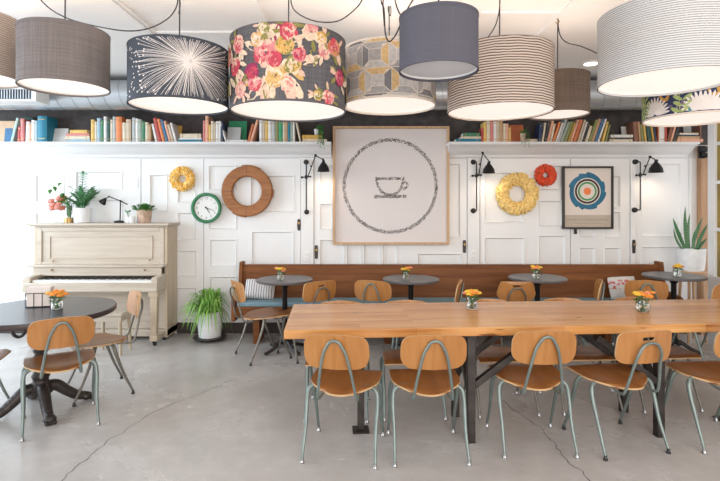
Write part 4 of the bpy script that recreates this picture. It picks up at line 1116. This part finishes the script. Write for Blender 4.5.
def wreath(label, px, py, ro, ri, n, mats, petal, lift=(.80, .95), D=5.775):
    o_ = thing('felt_wreath', label, 'wreath', (PX(px, D), D, PZ(py, D)))
    Rm, rm = (ro + ri) / 2, (ro - ri) / 2
    b = MB(); k = 36; b.tube([(Rm * math.cos(i * 2 * PI / k), -.45 * rm, Rm * math.sin(i * 2 * PI / k)) for i in range(k)], rm * .78, 12, closed=True); b.build('ring_base', mats[0], o_)
    b = MB()
    for i in range(n):
        a = random.uniform(0, 2 * PI); q = random.uniform(-.25 * PI, 1.25 * PI)
        c = Vector((Rm * math.cos(a), 0, Rm * math.sin(a))); rad = Vector((math.cos(a), 0, math.sin(a)))
        nrm = rad * math.cos(q) + Vector((0, -1, 0)) * math.sin(q); p = c + Vector((0, -.45 * rm, 0)) + nrm * rm * random.uniform(*lift)
        qz = nrm.to_track_quat('Z', 'Y').to_matrix() @ Matrix.Rotation(random.uniform(0, 6.3), 3, 'Z') @ Matrix.Rotation(random.uniform(-.6, .6), 3, 'X')
        b.ball(p, (petal * random.uniform(.7, 1.0), petal * .62, petal * random.uniform(.6, .9)), 8, random.choice(range(len(mats))), qz)
    b.build('petals', mats, o_)
wreath('large pale yellow felt wreath between wall lamp and poster', 516.3, 194, .250, .100, 480, ['felty'], .020)
wreath('small red-orange wreath just right of the large yellow wreath', 544.8, 175.3, .130, .034, 300, ['feltr'], .017, (.80, .88))
wreath('small amber yellow wreath on the wall above the piano end', 183, 179, .146, .050, 330, ['felto', 'felty'], .017)

# swing-arm wall lamps
def sconce(label, m0, m1, rod, clamp, elbow, tip, shade, sw):
    D0, D1 = 5.70, 5.62
    t = thing('wall_lamp', label, 'lamp', (PX(m1[0], 5.76), FD - .013, PZ(m1[1], 5.76)), 0, 'black swing-arm wall lamps')
    o = Vector((PX(m1[0], 5.76), FD - .013, PZ(m1[1], 5.76)))
    for m in (m0, m1):
        c = P(m[0], m[1], 5.75) - o; c.y = 0
        b = MB(); b.lathe([(.001, .0), (.030, .0), (.030, .012), (.022, .022), (.024, .04), (.016, .052), (.001, .055)], c, 20, Mx=ROT); b.build('wall_mount', 'black', t)
    a0, a1 = P(rod, m0[1], D0) - o, P(rod, m1[1], D0) - o
    c0, c1 = P(m0[0], m0[1], D0) - o, P(m1[0], m1[1], D0) - o
    b = MB(); b.tube([c0, a0 + Vector((-.003, 0, 0)), a0 + Vector((0, 0, -.012)), a1 + Vector((0, 0, .012)), a1 + Vector((-.003, 0, 0)), c1] if abs(rod - m0[0]) > 1.5 else [a0, a1], .0075, 8); b.build('rail', 'black', t)
    k = P(rod, clamp, D0) - o
    b = MB(); b.cyl(k + Vector((0, 0, -.022)), k + Vector((0, 0, .022)), .015, None, 12); b.cyl(k + Vector((-.045, -.008, -.004)), k + Vector((.05, -.012, .004)), .008, None, 8); b.ball(k + Vector((-.05, -.008, -.004)), .014, 8); b.ball(k + Vector((.05, -.012, .004)), .012, 8); b.build('clamp', 'black', t)
    e = P(elbow[0], elbow[1], D1) - o; tp = P(tip[0], tip[1], D1 - .04) - o
    b = MB(); b.tube([k + Vector((.02, -.015, .0)), e], .006, 8); b.ball(e, .017, 10); b.ball((k + e) / 2, .011, 8); b.tube([e, tp], .006, 8); b.ball(tp, .014, 8); b.build('swing_arm', 'black', t)
    s = P(shade[0], shade[1], D1 - .04) - o; r = sw / 2 / (F / (D1 - .04))
    b = MB(); b.lathe([(.012, r * 1.25), (.017, r * 1.2), (.017, r * .95), (.022, r * .85), (r * .55, r * .55), (r * .85, r * .05), (r * .95, -r * .45), (r * 1.02, -r * .55), (r * .98, -r * .58), (r * .88, -r * .42), (r * .76, 0), (r * .48, r * .48), (.004, r * .78)], s, 28); b.build('shade', 'black', t)
    b = MB(); b.ball(s + Vector((0, 0, -r * .1)), .022, 10); b.build('bulb', 'lens', t)
    L = bpy.data.lights.new('lamp_light', 'SPOT'); L.energy = 2.6; L.color = (1, .80, .60); L.spot_size = R(150); L.spot_blend = 1.0; L.shadow_soft_size = .05
    lo = bpy.data.objects.new('lamp_light', L); COL.objects.link(lo); lo.parent = t; lo.location = s + Vector((0, 0, -r * .5)); lo.rotation_euler = (R(12), 0, 0)
sconce('black swing-arm wall lamp left of the coffee cup picture', (306, 162), (306.6, 212), 306.3, 177, (315.5, 155.5), (323, 159.5), (323.5, 168), 12.5)
sconce('black swing-arm wall lamp right of the coffee cup picture', (473.5, 162), (473.5, 210.8), 476.6, 175.5, (482.6, 153), (489.5, 162), (488.8, 169.5), 12.5)
sconce('black swing-arm wall lamp right of the ring poster, above the snake plant', (635.5, 161.8), (634.8, 210), 640.3, 175, (650, 157), (657, 160.5), (656, 168.5), 14)

# switches, sockets and old door plates
def plate(name, px, py, w, h, label, c, mats=('plastic', 'slot'), holes=()):
    y = FD - (.013 if name == 'wall_socket' else .0005)
    t = thing(name, label, c, (PX(px, FD), y, PZ(py, FD)))
    b = MB(); b.box(-w / 2, w / 2, -.006, 0, -h / 2, h / 2); b.build('face_plate', mats[0], t, bevel=.0025)
    for i, (hx, hz, hw, hh) in enumerate(holes):
        b = MB(); b.box(hx - hw / 2, hx + hw / 2, -.0085, -.006, hz - hh / 2, hz + hh / 2); b.build('toggle' if name == 'light_switch' else 'socket_face', mats[0], t, bevel=.001)
        if name != 'light_switch':
            b = MB()
            for k in (-.008, .008): b.box(hx + k - .0015, hx + k + .0015, -.0092, -.0085, hz - .006, hz + .006)
            b.build('socket_slots', mats[1], t, smooth=False)
plate('light_switch', 135, 182, .075, .125, 'white light switch plate on the panelling above the desk lamp', 'light switch', holes=[(0, 0, .025, .06)])
plate('wall_socket', 306.8, 256.5, .07, .115, 'white wall socket just above the bench, left of coffee cup picture', 'socket', holes=[(0, .027, .03, .032), (0, -.027, .03, .032)])
plate('wall_socket', 473.3, 255.3, .07, .115, 'white wall socket just above the bench, right of coffee cup picture', 'socket', holes=[(0, .027, .03, .032), (0, -.027, .03, .032)])
def escutcheon(px, py, L, label, y=FD):
    t = thing('door_plate', label, 'door hardware', (PX(px, y), y - .0005, PZ(py, y)), 0, 'old black door plates on the panelling')
    b = MB(); b.prism(roundpoly([(-.017, -L / 2), (.017, -L / 2), (.021, 0), (.017, L / 2), (-.017, L / 2), (-.021, 0)], .012, 4), 'Y', -.006, 0); b.build('back_plate', 'iron', t, bevel=.001)
    b = MB(); b.lathe([(.001, .006), (.012, .006), (.010, .02), (.015, .028), (.001, .032)], (0, 0, L * .15), 14, Mx=ROT); b.build('spindle', 'brass', t)
escutcheon(299, 224.8, .135, 'old dark door plate left of the trim below first wall lamp')
escutcheon(316.3, 252, .16, 'old dark door plate above bench at lower left of coffee cup picture')
escutcheon(464.3, 246.5, .15, 'old dark door plate above bench at lower right of coffee cup picture')
escutcheon(633.7, 246.5, .16, 'old dark door plate above bench between poster and snake plant', FD - .012)
t = thing('wall_bracket', 'black cast bracket at top of the brown post near the glazed partition', 'bracket', (PX(704, 5.66), 5.69, PZ(152, 5.66)))
b = MB(); b.box(-.045, .035, -.012, 0.008, -.07, .075); b.build('bracket_plate', 'black', t, bevel=.004)
b = MB(); b.cyl((-.05, -.03, .03), (.04, -.03, .03), .03, None, 14); b.cyl((-.005, -.03, -.05), (-.005, -.03, .0), .022, None, 12); b.ball((.02, -.035, -.04), .028, 8); b.build('pulley', 'black', t)

# snake plant on a tall stool
D = 5.47; SX = PX(691, D); SH = PZ(271.5, 5.40)
t = thing('plant_stool', 'tall narrow wooden stool carrying the snake plant at right', 'stool', (SX + .005, D, 0))
b = MB(); b.lathe([(.001, SH - .03), (.140, SH - .03), (.145, SH - .022), (.145, SH - .005), (.14, SH), (.001, SH)], n=32); b.build('seat', 'oak', t)
for k in range(4):
    a = PI / 4 + k * PI / 2; h = Vector((math.cos(a), math.sin(a), 0)); b = MB(); b.tube([h * .10 + Vector((0, 0, SH - .03)), h * .135], [.016, .014], 10); b.build('leg', 'oak', t)
b = MB()
for k in range(4):
    a, a2 = PI / 4 + k * PI / 2, PI / 4 + (k + 1) * PI / 2; b.tube([Vector((math.cos(a) * .125, math.sin(a) * .125, .25)), Vector((math.cos(a2) * .125, math.sin(a2) * .125, .25))], .009, 8)
b.build('rungs', 'oak', t)
t = thing('snake_plant', 'upright snake plant in a crumpled white paper bag pot on the stool', 'plant', (SX, D, SH + .0005))
b = MB(); rows = []
for z, r in ((0, .12), (.01, .128), (.06, .135), (.12, .141), (.18, .143), (.235, .146), (.25, .145)):
    rows.append([b.bm.verts.new(((r + random.uniform(-.006, .006)) * math.cos(k * 2 * PI / 28), (r + random.uniform(-.006, .006)) * math.sin(k * 2 * PI / 28) * .9, z + (random.uniform(-.006, .006) if z > .2 else 0))) for k in range(28)])
for i in range(len(rows) - 1):
    for k in range(28): b.bm.faces.new((rows[i][k], rows[i][(k + 1) % 28], rows[i + 1][(k + 1) % 28], rows[i + 1][k]))
b.bm.faces.new(rows[0][::-1]); o = b.build('paper_pot', 'ceramic', t, smooth=False); sm = o.modifiers.new('solid', 'SOLIDIFY'); sm.thickness = .004; sm.offset = -1
b = MB(); b.lathe([(.001, .19), (.125, .19), (.125, .215), (.001, .225)], n=20); b.build('soil', 'soil', t)
def sword(b, base, tip, w):
    base, tip = Vector(base), Vector(tip); d = tip - base; side = Vector((d.z, 0, -d.x)).normalized(); side = (side + Vector((0, random.uniform(-.5, .5), 0))).normalized(); prev = None; nn = d.cross(side).normalized()
    for i in range(11):
        f = i / 10; k = w * (.5 + 1.2 * f - .55 * f * f) * (1 - f ** 3.2) + .001; c = base + d * f + nn * .03 * math.sin(f * 3)
        v = [b.bm.verts.new(c + side * k / 2 + nn * k * .22), b.bm.verts.new(c), b.bm.verts.new(c - side * k / 2 + nn * k * .22)]
        if prev:
            b.bm.faces.new((prev[0], prev[1], v[1], v[0])); b.bm.faces.new((prev[1], prev[2], v[2], v[1]))
        prev = v
def sp(px, py): return (PX(px, D) - SX, random.uniform(-.06, .04), PZ(py, D) - SH)
for bx, tip, w in ((686, (684, 206), .05), (689, (687, 213), .055), (690, (692, 213), .05), (693, (700, 217), .05), (696, (705, 223), .05), (684, (673, 218), .055), (682, (675, 228), .05), (694, (695, 226), .055), (698, (704, 238), .045), (687, (680, 232), .045)):
    b = MB(); q = sp(bx, 252); sword(b, (q[0] * .8, q[1] * .6, .2), sp(*tip), w * .8); b.build('leaf', 'snake', t, fix=False)

# trailing plants on the shelves
t = thing('trailing_plant', 'trailing green plant in a small white pot on the flat books', 'plant', (PX(316, 5.60), 5.66, zs_trail + .0005))
pot(t, .024, .030, .075, 'ceramic', th=.004)
b = MB()
for i in range(14):
    a = random.uniform(-2.2, .3); L = random.uniform(.08, .22)
    path = cat([(0, 0, .068), (.03 * math.cos(a) + .03, -.05 - .03 * abs(math.sin(a)), .10), (.05 + .03 * math.cos(a), -.185, .04), (.055 + .04 * math.cos(a), -.20, -L * .75)], 6)
    b.tube(path, .0012, 4)
    for q in path[4:]: leaf(b, q, (random.uniform(-1, 1), random.uniform(-.8, .1), random.uniform(-.6, .5)), random.uniform(.018, .03), .012)
b.build('vines', 'leaf', t, fix=False)
t = thing('trailing_plant', 'little leafy plant in a pale pot before the rust-red book', 'plant', (PX(523, 5.56), 5.56, SZ + .0005))
pot(t, .026, .030, .095, 'terra', th=.004)
b = MB()
for i in range(40):
    a = random.uniform(0, 6.28); r = random.uniform(.0, .05); leaf(b, (r * .5 * math.cos(a), r * .5 * math.sin(a), random.uniform(.085, .13)), (math.cos(a), math.sin(a), .6), random.uniform(.025, .04), .016)
for i in range(8):
    x = random.uniform(-.04, .05); path = [(x * .5, -.01, .09), (x, -.065, .09), (x * 1.1, -.078, .0), (x * 1.1, -.08, random.uniform(-.07, .04))]; b.tube(path, .0012, 4)
    for q in path[1:]: leaf(b, q, (random.uniform(-1, 1), -.5, random.uniform(-.5, .5)), .025, .012)
b.build('foliage', 'leaf', t, fix=False)

# ------------------------------------------------------------------ duct, vent, downlight
t = thing('spiral_duct', 'silver spiral air duct running above the bookshelves', 'duct', (0, 5.46, 2.735))
b = MB(); b.tube([(-5.5, 0, 0), (4.3, 0, 0)], .165, 40); b.build('duct_pipe', 'duct', t)
b = MB(); n = 56 * 24; b.tube([(-5.5 + 9.8 * i / n, .166 * math.cos(i * 2 * PI / 24), .166 * math.sin(i * 2 * PI / 24)) for i in range(n)], .0035, 4); b.build('spiral_seam', 'seam', t)
D = 5.05
t = thing('air_vent', 'louvred white air vent by the duct at upper left', 'vent', (PX(5, D), D, PZ(101, D)))
x1 = PX(36, D) - PX(5, D); hh = PZ(86, D) - PZ(101, D)
b = MB(); b.box(-.75, x1, 0, .22, 0, .02); b.box(-.75, x1, 0, .22, hh - .03, hh); b.box(x1 - .05, x1, 0, .22, .02, hh - .03); b.box(-.75, x1 - .05, .18, .22, .02, hh - .03); b.build('housing', 'white', t, bevel=.003)
b = MB(); x = -.72
while x < x1 - .06: b.box(x, x + .010, .01, .08, .02, hh - .03); x += .028
b.build('louvres', 'duct', t, smooth=False)
b = MB(); b.cyl((x1 - .1, .1, hh), (x1 - .1, .1, 2.949 - PZ(101, D)), .008); b.build('hanger_rod', 'duct', t)
D = 4.97
t = thing('downlight', 'small round recessed downlight in the ceiling left of the big white shade', 'ceiling light', (PX(591, D), D, 2.949))
b = MB(); b.lathe([(.066, 0), (.085, 0), (.085, -.008), (.070, -.012), (.066, -.006)], n=32, closed=True); b.build('trim_ring', 'plastic', t)
b = MB(); b.lathe([(.001, -.004), (.066, -.004), (.066, -.001), (.001, -.001)], n=32); b.build('lens', 'lens', t)
b = MB(); b.tube(cat([(1.51, 3.75, 2.95), (1.51, 3.75, 2.93), (1.525, 3.75, 2.915), (1.51, 3.75, 2.90), (1.497, 3.75, 2.912)], 4), .004, 6)
tag(b.build('ceiling_hook', 'brass'), 'small brass hook in the ceiling holding the brown lampshade cord', 'hook')

# ------------------------------------------------------------------ drum pendant lamps
def drum(label, cx, D, r, zb, h, mats, paint=None, lit=True, swag=(), cord_top=2.95, power=2.2, trim=None, cordpx=None):
    X = PX(cx, D)
    t = thing('drum_pendant', label, 'pendant lamp', (X, D, zb), 0, 'drum shade pendant lamps')
    a0 = math.atan2(-D, -X)
    b = MB(); n = 72
    b.lathe([(r, 0), (r, h * .5), (r, h), (r - .004, h), (r - .004, h * .5), (r - .004, 0)], n=n, closed=True)
    for f in b.bm.faces:
        if f.calc_center_median().xy.length < r - .003 and abs(f.normal.z if f.normal.length else 0) < .5: f.material_index = 1
    def wrap(u, v, off=.0012):
        a = a0 + u / r; return ((r + off) * math.cos(a), (r + off) * math.sin(a), v)
    if paint: paint(b, wrap, r, h)
    b.build('shade', [mats[0], 'lining'] + list(mats[1:]), t, fix=False)
    for z in (0, h):
        b = MB(); zz = z + (.006 if z == 0 else -.006); b.lathe([(r - .0045, zz - .006), (r + .0022, zz - .006), (r + .0022, zz + .006), (r - .0045, zz + .006)], n=n, closed=True); b.build('rim_band', trim or mats[0], t)
    b = MB(); b.lathe([(.001, .022), (r - .0046, .022), (r - .0046, .026), (.001, .026)], n=n); b.build('diffuser', 'diff' if lit else 'diffoff', t)
    b = MB(); b.cyl((0, 0, h * .55), (0, 0, h + .035), .017, .014, 12); b.build('socket_cap', 'brass', t)
    b = MB()
    for k in range(3):
        a = k * 2 * PI / 3 + .5; b.tube([(0, 0, h - .03), ((r - .005) * math.cos(a), (r - .005) * math.sin(a), h - .012)], .003, 6)
    b.build('spider_fitter', 'brass', t)
    b = MB(); b.tube([(0, 0, h + .03), (0.002, 0, cord_top - zb)], .0042, 6); b.build('cord', 'cord', t)
    for s in swag:
        pts = [Vector((PX(px, D) - X, 0, PZ(py, D) - zb)) for px, py in s]
        b = MB(); b.tube(cat(pts, 6), .0040, 6); b.build('swag_cord', 'cord', t)
    if lit:
        L = bpy.data.lights.new('bulb_light', 'POINT'); L.energy = power; L.color = (1, .83, .72); L.shadow_soft_size = .04
        lo = bpy.data.objects.new('bulb_light', L); COL.objects.link(lo); lo.parent = t; lo.location = (0, 0, h * .5)
    return t
M['sh_beige'] = stripes('beige_ribbed_shade', (0.30, 0.23, 0.19), (0.48, 0.40, 0.34), 70, 0.5, 'Z', .6, soft=.25, bump=.3)
M['sh_grey'] = weave('grey_linen_shade', (0.135, 0.115, 0.110), (0.27, 0.235, 0.225))
M['sh_slate'] = pm('slate_shade', (0.052, 0.062, 0.080), 0.8, var=.12, scale=60)
M['sh_ivory'] = pm('ivory_print', (0.78, 0.72, 0.68), .8, var=.04)
M['sh_floral'] = weave('charcoal_linen_shade', (0.065, 0.063, 0.070), (0.165, 0.155, 0.165), 380)
M['sh_cream'] = pm('cream_cotton_shade', (0.72, 0.63, 0.54), .85, var=.03)
M['sh_bluegrey'] = weave('blue_grey_shade', (0.090, 0.088, 0.112), (0.112, 0.108, 0.134), 600)
M['sh_tan'] = stripes('wavy_striped_shade', (0.085, 0.052, 0.042), (0.60, 0.50, 0.42), 62, 0.40, 'Z', 2.6, soft=.24)
M['sh_brown'] = weave('brown_burlap_shade', (0.105, 0.072, 0.055), (0.235, 0.17, 0.13))
M['sh_white'] = stripes('white_ribbed_shade', (0.30, 0.30, 0.30), (0.67, 0.67, 0.67), 85, 0.34, 'Z', .5, soft=.22, bump=.25)
M['sh_navy'] = pm('navy_cotton_shade', (0.022, 0.035, 0.095), .85, var=.25, scale=20)
PC = {'c_rose': (.56, .065, .10), 'c_pink': (.70, .25, .25), 'c_blush': (.74, .49, .38), 'c_mustard': (.58, .30, .065), 'c_gold': (.66, .41, .14), 'c_leaf': (.26, .24, .07), 'c_wine': (.33, .03, .10), 'c_sand': (.76, .60, .44),
      'c_g1': (.20, .19, .20), 'c_g2': (.36, .34, .33), 'c_g3': (.50, .47, .45), 'c_ochre': (.62, .42, .20), 'c_line': (.80, .73, .66), 'c_lime': (.36, .44, .16), 'c_plum': (.17, .13, .22), 'c_ochre2': (.56, .30, .06), 'c_tealink': (.08, .25, .28)}
for k, v in PC.items(): M[k] = pm('print_' + k[2:], v, .85, var=.16, scale=45)

def starburst(b, wrap, r, h):
    cu, cv = .055, h * .60
    for i in range(170):
        a = i * 2 * PI / 170 + random.uniform(-.03, .03); L = random.uniform(.26, .36); L0 = random.uniform(.0, .02)
        pts = []; bend = random.uniform(-.12, .12)
        for k in range(9):
            f = L0 + (L - L0) * k / 8; aa = a + bend * f * f * 8; u, v = cu + f * math.cos(aa), cv + f * math.sin(aa)
            if not (.004 < v < h - .004): break
            pts.append((u, v))
        if len(pts) < 2: continue
        w = random.uniform(.0007, .0013)
        for k in range(len(pts) - 1):
            (u0, v0), (u1, v1) = pts[k], pts[k + 1]; d = Vector((u1 - u0, v1 - v0)).normalized(); nx, ny = -d.y * w, d.x * w
            b.face([wrap(u0 - nx, v0 - ny), wrap(u1 - nx, v1 - ny), wrap(u1 + nx, v1 + ny), wrap(u0 + nx, v0 + ny)], 2)
        if len(pts) == 9:
            u, v = pts[-1]
            if .01 < v < h - .01: b.face([wrap(u + .0055 * math.cos(q * PI / 4), v + .0055 * math.sin(q * PI / 4), .0016) for q in range(8)], 2)
    for i in range(60):      # a second burst round the side
        a = random.uniform(0, 6.28); f = random.uniform(.12, .17); u, v = -.42 + f * math.cos(a), h * .45 + f * math.sin(a)
        if .01 < v < h - .01: b.face([wrap(u + .005 * math.cos(q * PI / 4), v + .005 * math.sin(q * PI / 4), .0016) for q in range(8)], 2)
def blob(b, wrap, h, u, v, ru, rv, a, mi, off, n=10, jag=.25, lo=.003):
    pts = []
    for q in range(n):
        t_ = q * 2 * PI / n; k = 1 + random.uniform(-jag, jag); x, y = ru * k * math.cos(t_), rv * k * math.sin(t_)
        pts.append((u + x * math.cos(a) - y * math.sin(a), min(max(v + x * math.sin(a) + y * math.cos(a), lo), h - lo)))
    b.face([wrap(x, y, off) for x, y in pts], mi)
def floral(b, wrap, r, h):
    # slots: 2 rose 3 pink 4 blush 5 mustard 6 gold 7 leaf 8 wine 9 sand
    o = [0.001]
    def up(): o[0] += .000012; return o[0]
    def flower(u, v, R_, cols):
        for ring in range(4):
            rr = R_ * (1 - ring * .24); n = 7 - ring
            for k in range(n):
                a = k * 2 * PI / n + random.uniform(-.4, .4) + ring; blob(b, wrap, h, u + rr * .58 * math.cos(a), v + rr * .58 * math.sin(a), rr * .50, rr * .34, a + PI / 2 + random.uniform(-.5, .5), random.choice(cols), up())
    def leaves(u, v, n, L, cols):
        for k in range(n):
            a = random.uniform(0, 6.28); blob(b, wrap, h, u + L * math.cos(a), v + L * math.sin(a), L * .42, L * .16, a + random.uniform(-.4, .4), random.choice(cols), up(), 8, .15)
    def cluster(u, v, s):
        leaves(u, v, 16, .15 * s, (7, 9, 6, 4)); leaves(u, v, 12, .20 * s, (9, 4, 8, 7))
        for du, dv, R_, c in ((-.03, .05, .085, (2, 3, 3, 4)), (.03, -.08, .075, (5, 6, 6, 9)), (.08, .09, .06, (6, 7, 5)), (-.12, -.05, .055, (8, 2, 8)), (.12, -.02, .06, (7, 6, 9)), (-.10, -.12, .05, (3, 4, 2)), (.10, -.13, .05, (3, 4, 9)), (.02, .01, .05, (2, 2, 3)), (.16, .04, .045, (2, 8, 3)), (-.08, .13, .05, (4, 6, 9))):
            flower(u + du * s, v + dv * s, R_ * s, c)
    cluster(-.10, h * .50, 1.0)
    for u, v, R_, c in ((-.0, h * .88, .055, (3, 2, 4)), (.13, h * .90, .06, (9, 4, 3)), (.22, h * .70, .055, (3, 9, 4)), (.20, h * .86, .04, (5, 6, 9)), (.30, h * .78, .06, (2, 3, 5)), (.12, h * .55, .03, (4, 9)), (.25, h * .10, .05, (2, 3, 9)), (-.33, h * .78, .06, (3, 4, 2)), (-.31, h * .18, .055, (3, 4)), (.36, h * .40, .06, (2, 8, 3)), (.17, h * .10, .035, (9, 7, 6)), (-.14, h * .93, .04, (9, 7)), (-.36, h * .5, .06, (2, 4))):
        leaves(u, v, 6, R_ * 1.3, (9, 7, 4)); flower(u, v, R_, c)
    for k in range(6): flower(.55 + k * .25, random.uniform(.2, .8) * h, .08, (2, 3, 5, 9)); leaves(.55 + k * .25, h * .5, 8, .12, (7, 9))
def tiles(b, wrap, r, h):
    # slots: 2 g1 3 g2 4 g3 5 ochre 6 line
    cw, ch = .185, h / 2.35; k0 = -6
    def quad(pts, mi, off=.001):
        n = 5; (a, c, d, e) = pts      # subdivide across so that it follows the drum
        for i in range(n):
            f0, f1 = i / n, (i + 1) / n
            L = lambda p, q, f: (p[0] + (q[0] - p[0]) * f, min(max(p[1] + (q[1] - p[1]) * f, .002), h - .002))
            b.face([wrap(*L(a, c, f0), off), wrap(*L(a, c, f1), off), wrap(*L(e, d, f1), off), wrap(*L(e, d, f0), off)], mi)
    for row in range(-1, 3):
        for c in range(-6, 7):
            u0 = c * cw + (.0 if row % 2 else .02); v0 = row * ch + .03; g = .004
            if v0 + ch < .01 or v0 > h - .01: continue
            u1, v1 = u0 + cw - g, v0 + ch - g; iu, iv = cw * .27, ch * .27
            a, e = (u0 + iu, v0 + iv), (u1 - iu, v1 - iv); seed = (c * 7 + row * 3) % 5
            cols = [(3, 2, 5, 4, 4), (4, 3, 2, 5, 3), (2, 4, 3, 3, 4), (3, 5, 4, 2, 4), (5, 3, 4, 3, 4)][seed]
            quad([(u0, v0), (u1, v0), (e[0], a[1] - g), (a[0], a[1] - g)], cols[0]); quad([(a[0], e[1] + g), (e[0], e[1] + g), (u1, v1), (u0, v1)], cols[1])
            quad([(u0, v0 + g * 1.5), (a[0] - g, a[1]), (a[0] - g, e[1]), (u0, v1 - g * 1.5)], cols[2]); quad([(e[0] + g, a[1]), (u1, v0 + g * 1.5), (u1, v1 - g * 1.5), (e[0] + g, e[1])], cols[3])
            quad([a, (e[0], a[1]), e, (a[0], e[1])], cols[4])
def botanic(b, wrap, r, h):
    # slots: 2 ivory 3 ochre 4 lime 5 plum 6 teal
    o = .001
    for c in range(-5, 6):
        u = c * .36 - .28
        for k in range(14): blob(b, wrap, h, u - .13 + random.uniform(-.07, .05), random.uniform(.02, .95) * h, random.uniform(.012, .03), .010, random.uniform(0, 3), random.choice((5, 5, 6, 2)), o + k * 1e-5, 8)
        for vv in (h * .05, h * .60):
            blob(b, wrap, h, u + .10, min(vv + .17, h - .06), .045, .085, 0, 3, o + .0003, 12, .06)
            for k in range(13):
                a = R(8 + k * 13.7); L = .135 - .02 * abs(k - 6) / 6; x, y = u + .02 + L * .55 * math.cos(a), vv + L * .55 * math.sin(a); blob(b, wrap, h, x, y, L * .48, .011, a, 2, o + .0005 + k * 1e-5, 10, .05)
            for k in range(5):
                y = vv + .0 + k * .042; x = u + .20 + .02 * math.sin(k)
                for sgn in (-1, 1): blob(b, wrap, h, x + sgn * .030, y + .016, .034, .014, sgn * .6, 4, o + .0008, 8, .08)
            b.face([wrap(u + .198, max(vv - .02, .003), o + .0007), wrap(u + .202, max(vv - .02, .003), o + .0007), wrap(u + .202, min(vv + .2, h - .003), o + .0007), wrap(u + .198, min(vv + .2, h - .003), o + .0007)], 4)

drum('beige ribbed drum pendant half out of frame at far left', -27, 3.22, .27, PZ(79, 3.22), .40, ['sh_beige'])
drum('grey linen drum pendant above the piano', 65, 3.09, .255, PZ(88.6, 3.09), .355, ['sh_grey'], swag=[[(22, -26), (40, -1), (55, 12), (75, 21), (105, 28), (130, 31), (150, 28), (166, 20), (175, 10), (178, -2), (178, -24)]])
drum('dark slate drum pendant printed with a white starburst', 179.5, 3.07, .298, PZ(107.2, 3.07), .355, ['sh_slate', 'sh_ivory'], starburst, swag=[[(178, -24), (176, -6), (180, 2), (179, 14)]])
drum('charcoal drum pendant covered in pink and mustard flowers', 288.5, 3.12, .362, PZ(112.6, 3.12), .445, ['sh_floral', 'c_rose', 'c_pink', 'c_blush', 'c_mustard', 'c_gold', 'c_leaf', 'c_wine', 'c_sand'], floral, swag=[[(288, -24), (290, -8), (293, 8), (304, 17), (320, 22), (338, 21), (352, 12), (362, 0), (368, -22)]])
drum('geometric grey and ochre tile-print drum pendant behind the blue-grey one', 389, 3.55, .335, PZ(107, 3.55), .40, ['sh_cream', 'c_g1', 'c_g2', 'c_g3', 'c_ochre', 'c_line'], tiles, swag=[[(390, -2), (388, 8), (390, 16), (391, 10), (389.5, 4), (389, 20), (389.6, 30)]])
drum('small plain blue-grey drum pendant, the unlit one', 438.5, 2.55, .203, PZ(72, 2.55), .285, ['sh_bluegrey'], lit=False, swag=[[(380, -30), (381, 0), (384, 9), (385, 30), (387, 39), (390, 41.4), (395, 36), (399, 28), (406, 12), (413, 0), (425, -16), (438, -30)], [(388, -30), (384, -4), (383, 6), (384.5, 26)], [(390, -30), (395, 0), (400, 14), (408, 22)]])
drum('brown and cream wavy-striped drum pendant right of the blue-grey one', 499.5, 3.30, .345, PZ(112.7, 3.30), .405, ['sh_tan'], swag=[[(500, -10), (499.5, 8), (496, 24), (489, 36), (484, 42)]])
drum('brown burlap drum pendant, small and farther back below the ceiling hook', 557.5, 3.75, .228, PZ(115.5, 3.75), .30, ['sh_brown'], cord_top=2.905, swag=[[(558, 16), (558.5, 28), (561, 37), (568, 43), (580, 46), (590, 50), (600, 54), (618, 56)]])
drum('big white ribbed drum pendant nearest at upper right', 667, 2.79, .358, PZ(83.5, 2.79), .395, ['sh_white'])
drum('navy drum pendant printed with leaves behind the big white one', 693, 3.72, .335, PZ(120, 3.72), .42, ['sh_navy', 'sh_ivory', 'c_ochre2', 'c_lime', 'c_plum', 'c_tealink'], botanic, trim='sh_cream')
